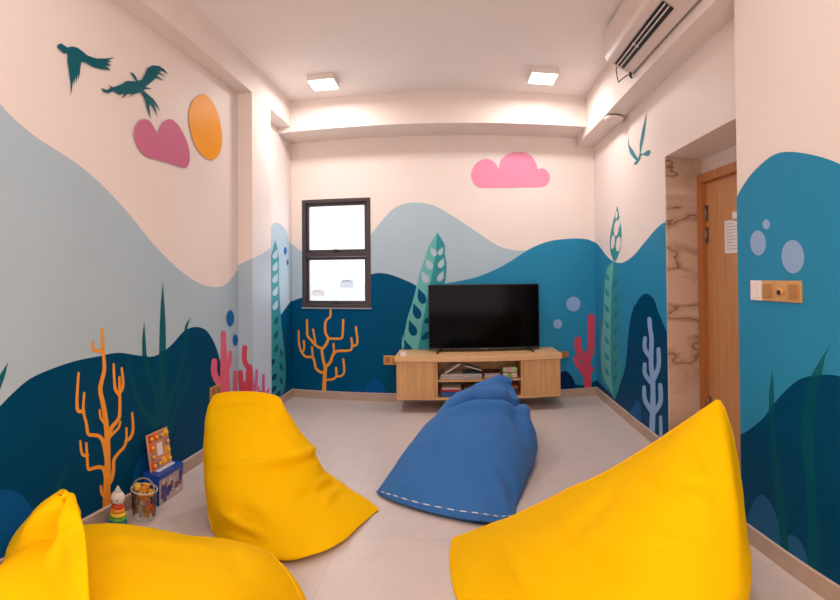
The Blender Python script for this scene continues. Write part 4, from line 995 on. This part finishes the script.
bag(b2, loft(secs), [([(64, 488), (55, 510), (46, 530), (34, 550)], -.042, 4.5), ([(71, 498), (66, 520), (59, 540), (44, 565)], .010, 6), ([(46, 508), (34, 525), (22, 545)], .012, 5), ([(60, 530), (50, 545), (20, 560)], -.010, 4), ([(72, 515), (70, 540), (72, 580)], .003, 6), ([(8, 560), (14, 575), (20, 595)], -.012, 5)], .006, 5, 5.0)
tmp = bpy.data.meshes.new('t'); b2.to_mesh(tmp); b2.free(); bm.from_mesh(tmp); bpy.data.meshes.remove(tmp)
body = link('cover', bm, YELLOW, bagF, True, True)
seam([vid(i, 6) + Vector((0, 0, .0)) for i in range(14, 76)], .003, YSEAM, bagF)

#@OUTSIDE
# ------------------------------------------------------------------ outside the window
bm = bmesh.new(); quad(bm, [(-120, 14, -3), (80, 14, -3), (80, 260, -3), (-120, 260, -3)])
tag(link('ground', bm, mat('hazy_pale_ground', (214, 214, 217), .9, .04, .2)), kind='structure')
def house(px, py, y, w, h, m, roof, label):
    p = at(px, py, 1, y)
    o = empty('house', (p.x, y, p.z - h), label, 'building')
    hgt = h
    mbox('wall', (-w / 2, 0, 0), (w / 2, w * .6, hgt - h * .3), m, o)
    bm = bmesh.new(); extrude(bm, [(-w * .55, hgt - h * .3), (w * .55, hgt - h * .3), (w * .2, hgt), (-w * .2, hgt)], 0, w * .6); link('roof', bm, roof, o)
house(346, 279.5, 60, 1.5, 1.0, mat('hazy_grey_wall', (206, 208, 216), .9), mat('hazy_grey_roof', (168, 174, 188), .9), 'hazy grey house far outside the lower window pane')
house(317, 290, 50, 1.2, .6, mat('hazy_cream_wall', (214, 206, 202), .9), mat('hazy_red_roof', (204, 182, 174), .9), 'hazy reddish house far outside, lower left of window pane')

# ------------------------------------------------------------------ light
w = bpy.data.worlds.new('World'); scene.world = w; w.use_nodes = True
bg = w.node_tree.nodes['Background']; bg.inputs['Color'].default_value = (0.96, 0.98, 1.0, 1); bg.inputs['Strength'].default_value = 1.5

def area(name, loc, size, power, rgb=(255, 236, 218), rot=(0, 0, 0), sy=None):
    l = bpy.data.lights.new(name, 'AREA'); l.energy = power; l.color = lin(rgb)[:3]; l.size = size
    if sy: l.shape = 'RECTANGLE'; l.size_y = sy
    o = bpy.data.objects.new(name, l); COL.objects.link(o); o.location = loc; o.rotation_euler = rot; return o
WARM = (255, 250, 249)
for lp in (lampA, lampB): area('lamp_glow', (lp.location.x, lp.location.y, ZC - .056), .19, 10.3, WARM)
for x in (-.75, .5):
    for y, pw in ((1.1, 3.5), (-1.3, 14.5)): area('unseen_room_lamp', (x, y, ZC - .03), .6, pw, WARM)  # assumed ceiling lamps out of view, added to light the room
area('fill_behind', (0, YF + .1, 1.2), 2.4, 47, WARM, (PI / 2, 0, 0), 1.8)  # unseen soft fill added behind the camera to even the light
area('window_daylight', ((WX0 + WX1) / 2, YD + .13, (WZ0 + WZ1) / 2), WX1 - WX0 - .1, 7, (235, 242, 255), (-PI / 2, 0, 0), WZ1 - WZ0 - .1)

# ------------------------------------------------------------------ camera
cam = bpy.data.cameras.new('camera'); co = bpy.data.objects.new('camera', cam); COL.objects.link(co)
cam.type = 'PANO'
try: cam.panorama_type = 'CENTRAL_CYLINDRICAL'; cc = cam
except Exception: cam.cycles.panorama_type = 'CENTRAL_CYLINDRICAL'; cc = cam.cycles
cc.central_cylindrical_range_u_min = -420 / F; cc.central_cylindrical_range_u_max = 420 / F
cc.central_cylindrical_range_v_min = (Y0 - 600) / F; cc.central_cylindrical_range_v_max = Y0 / F
cc.central_cylindrical_radius = 1.0
right, fwd, upv = ROT @ Vector((1, 0, 0)), ROT @ Vector((0, 1, 0)), ROT @ Vector((0, 0, 1))
Mx = Matrix((right, upv, -fwd)).transposed().to_4x4(); Mx.translation = EYE
co.matrix_world = Mx
cam.clip_start = 0.02; cam.clip_end = 500
scene.camera = co
scene.view_settings.view_transform = 'Standard'; scene.view_settings.look = 'None'
scene.view_settings.exposure = 0.0; scene.view_settings.gamma = 1.0
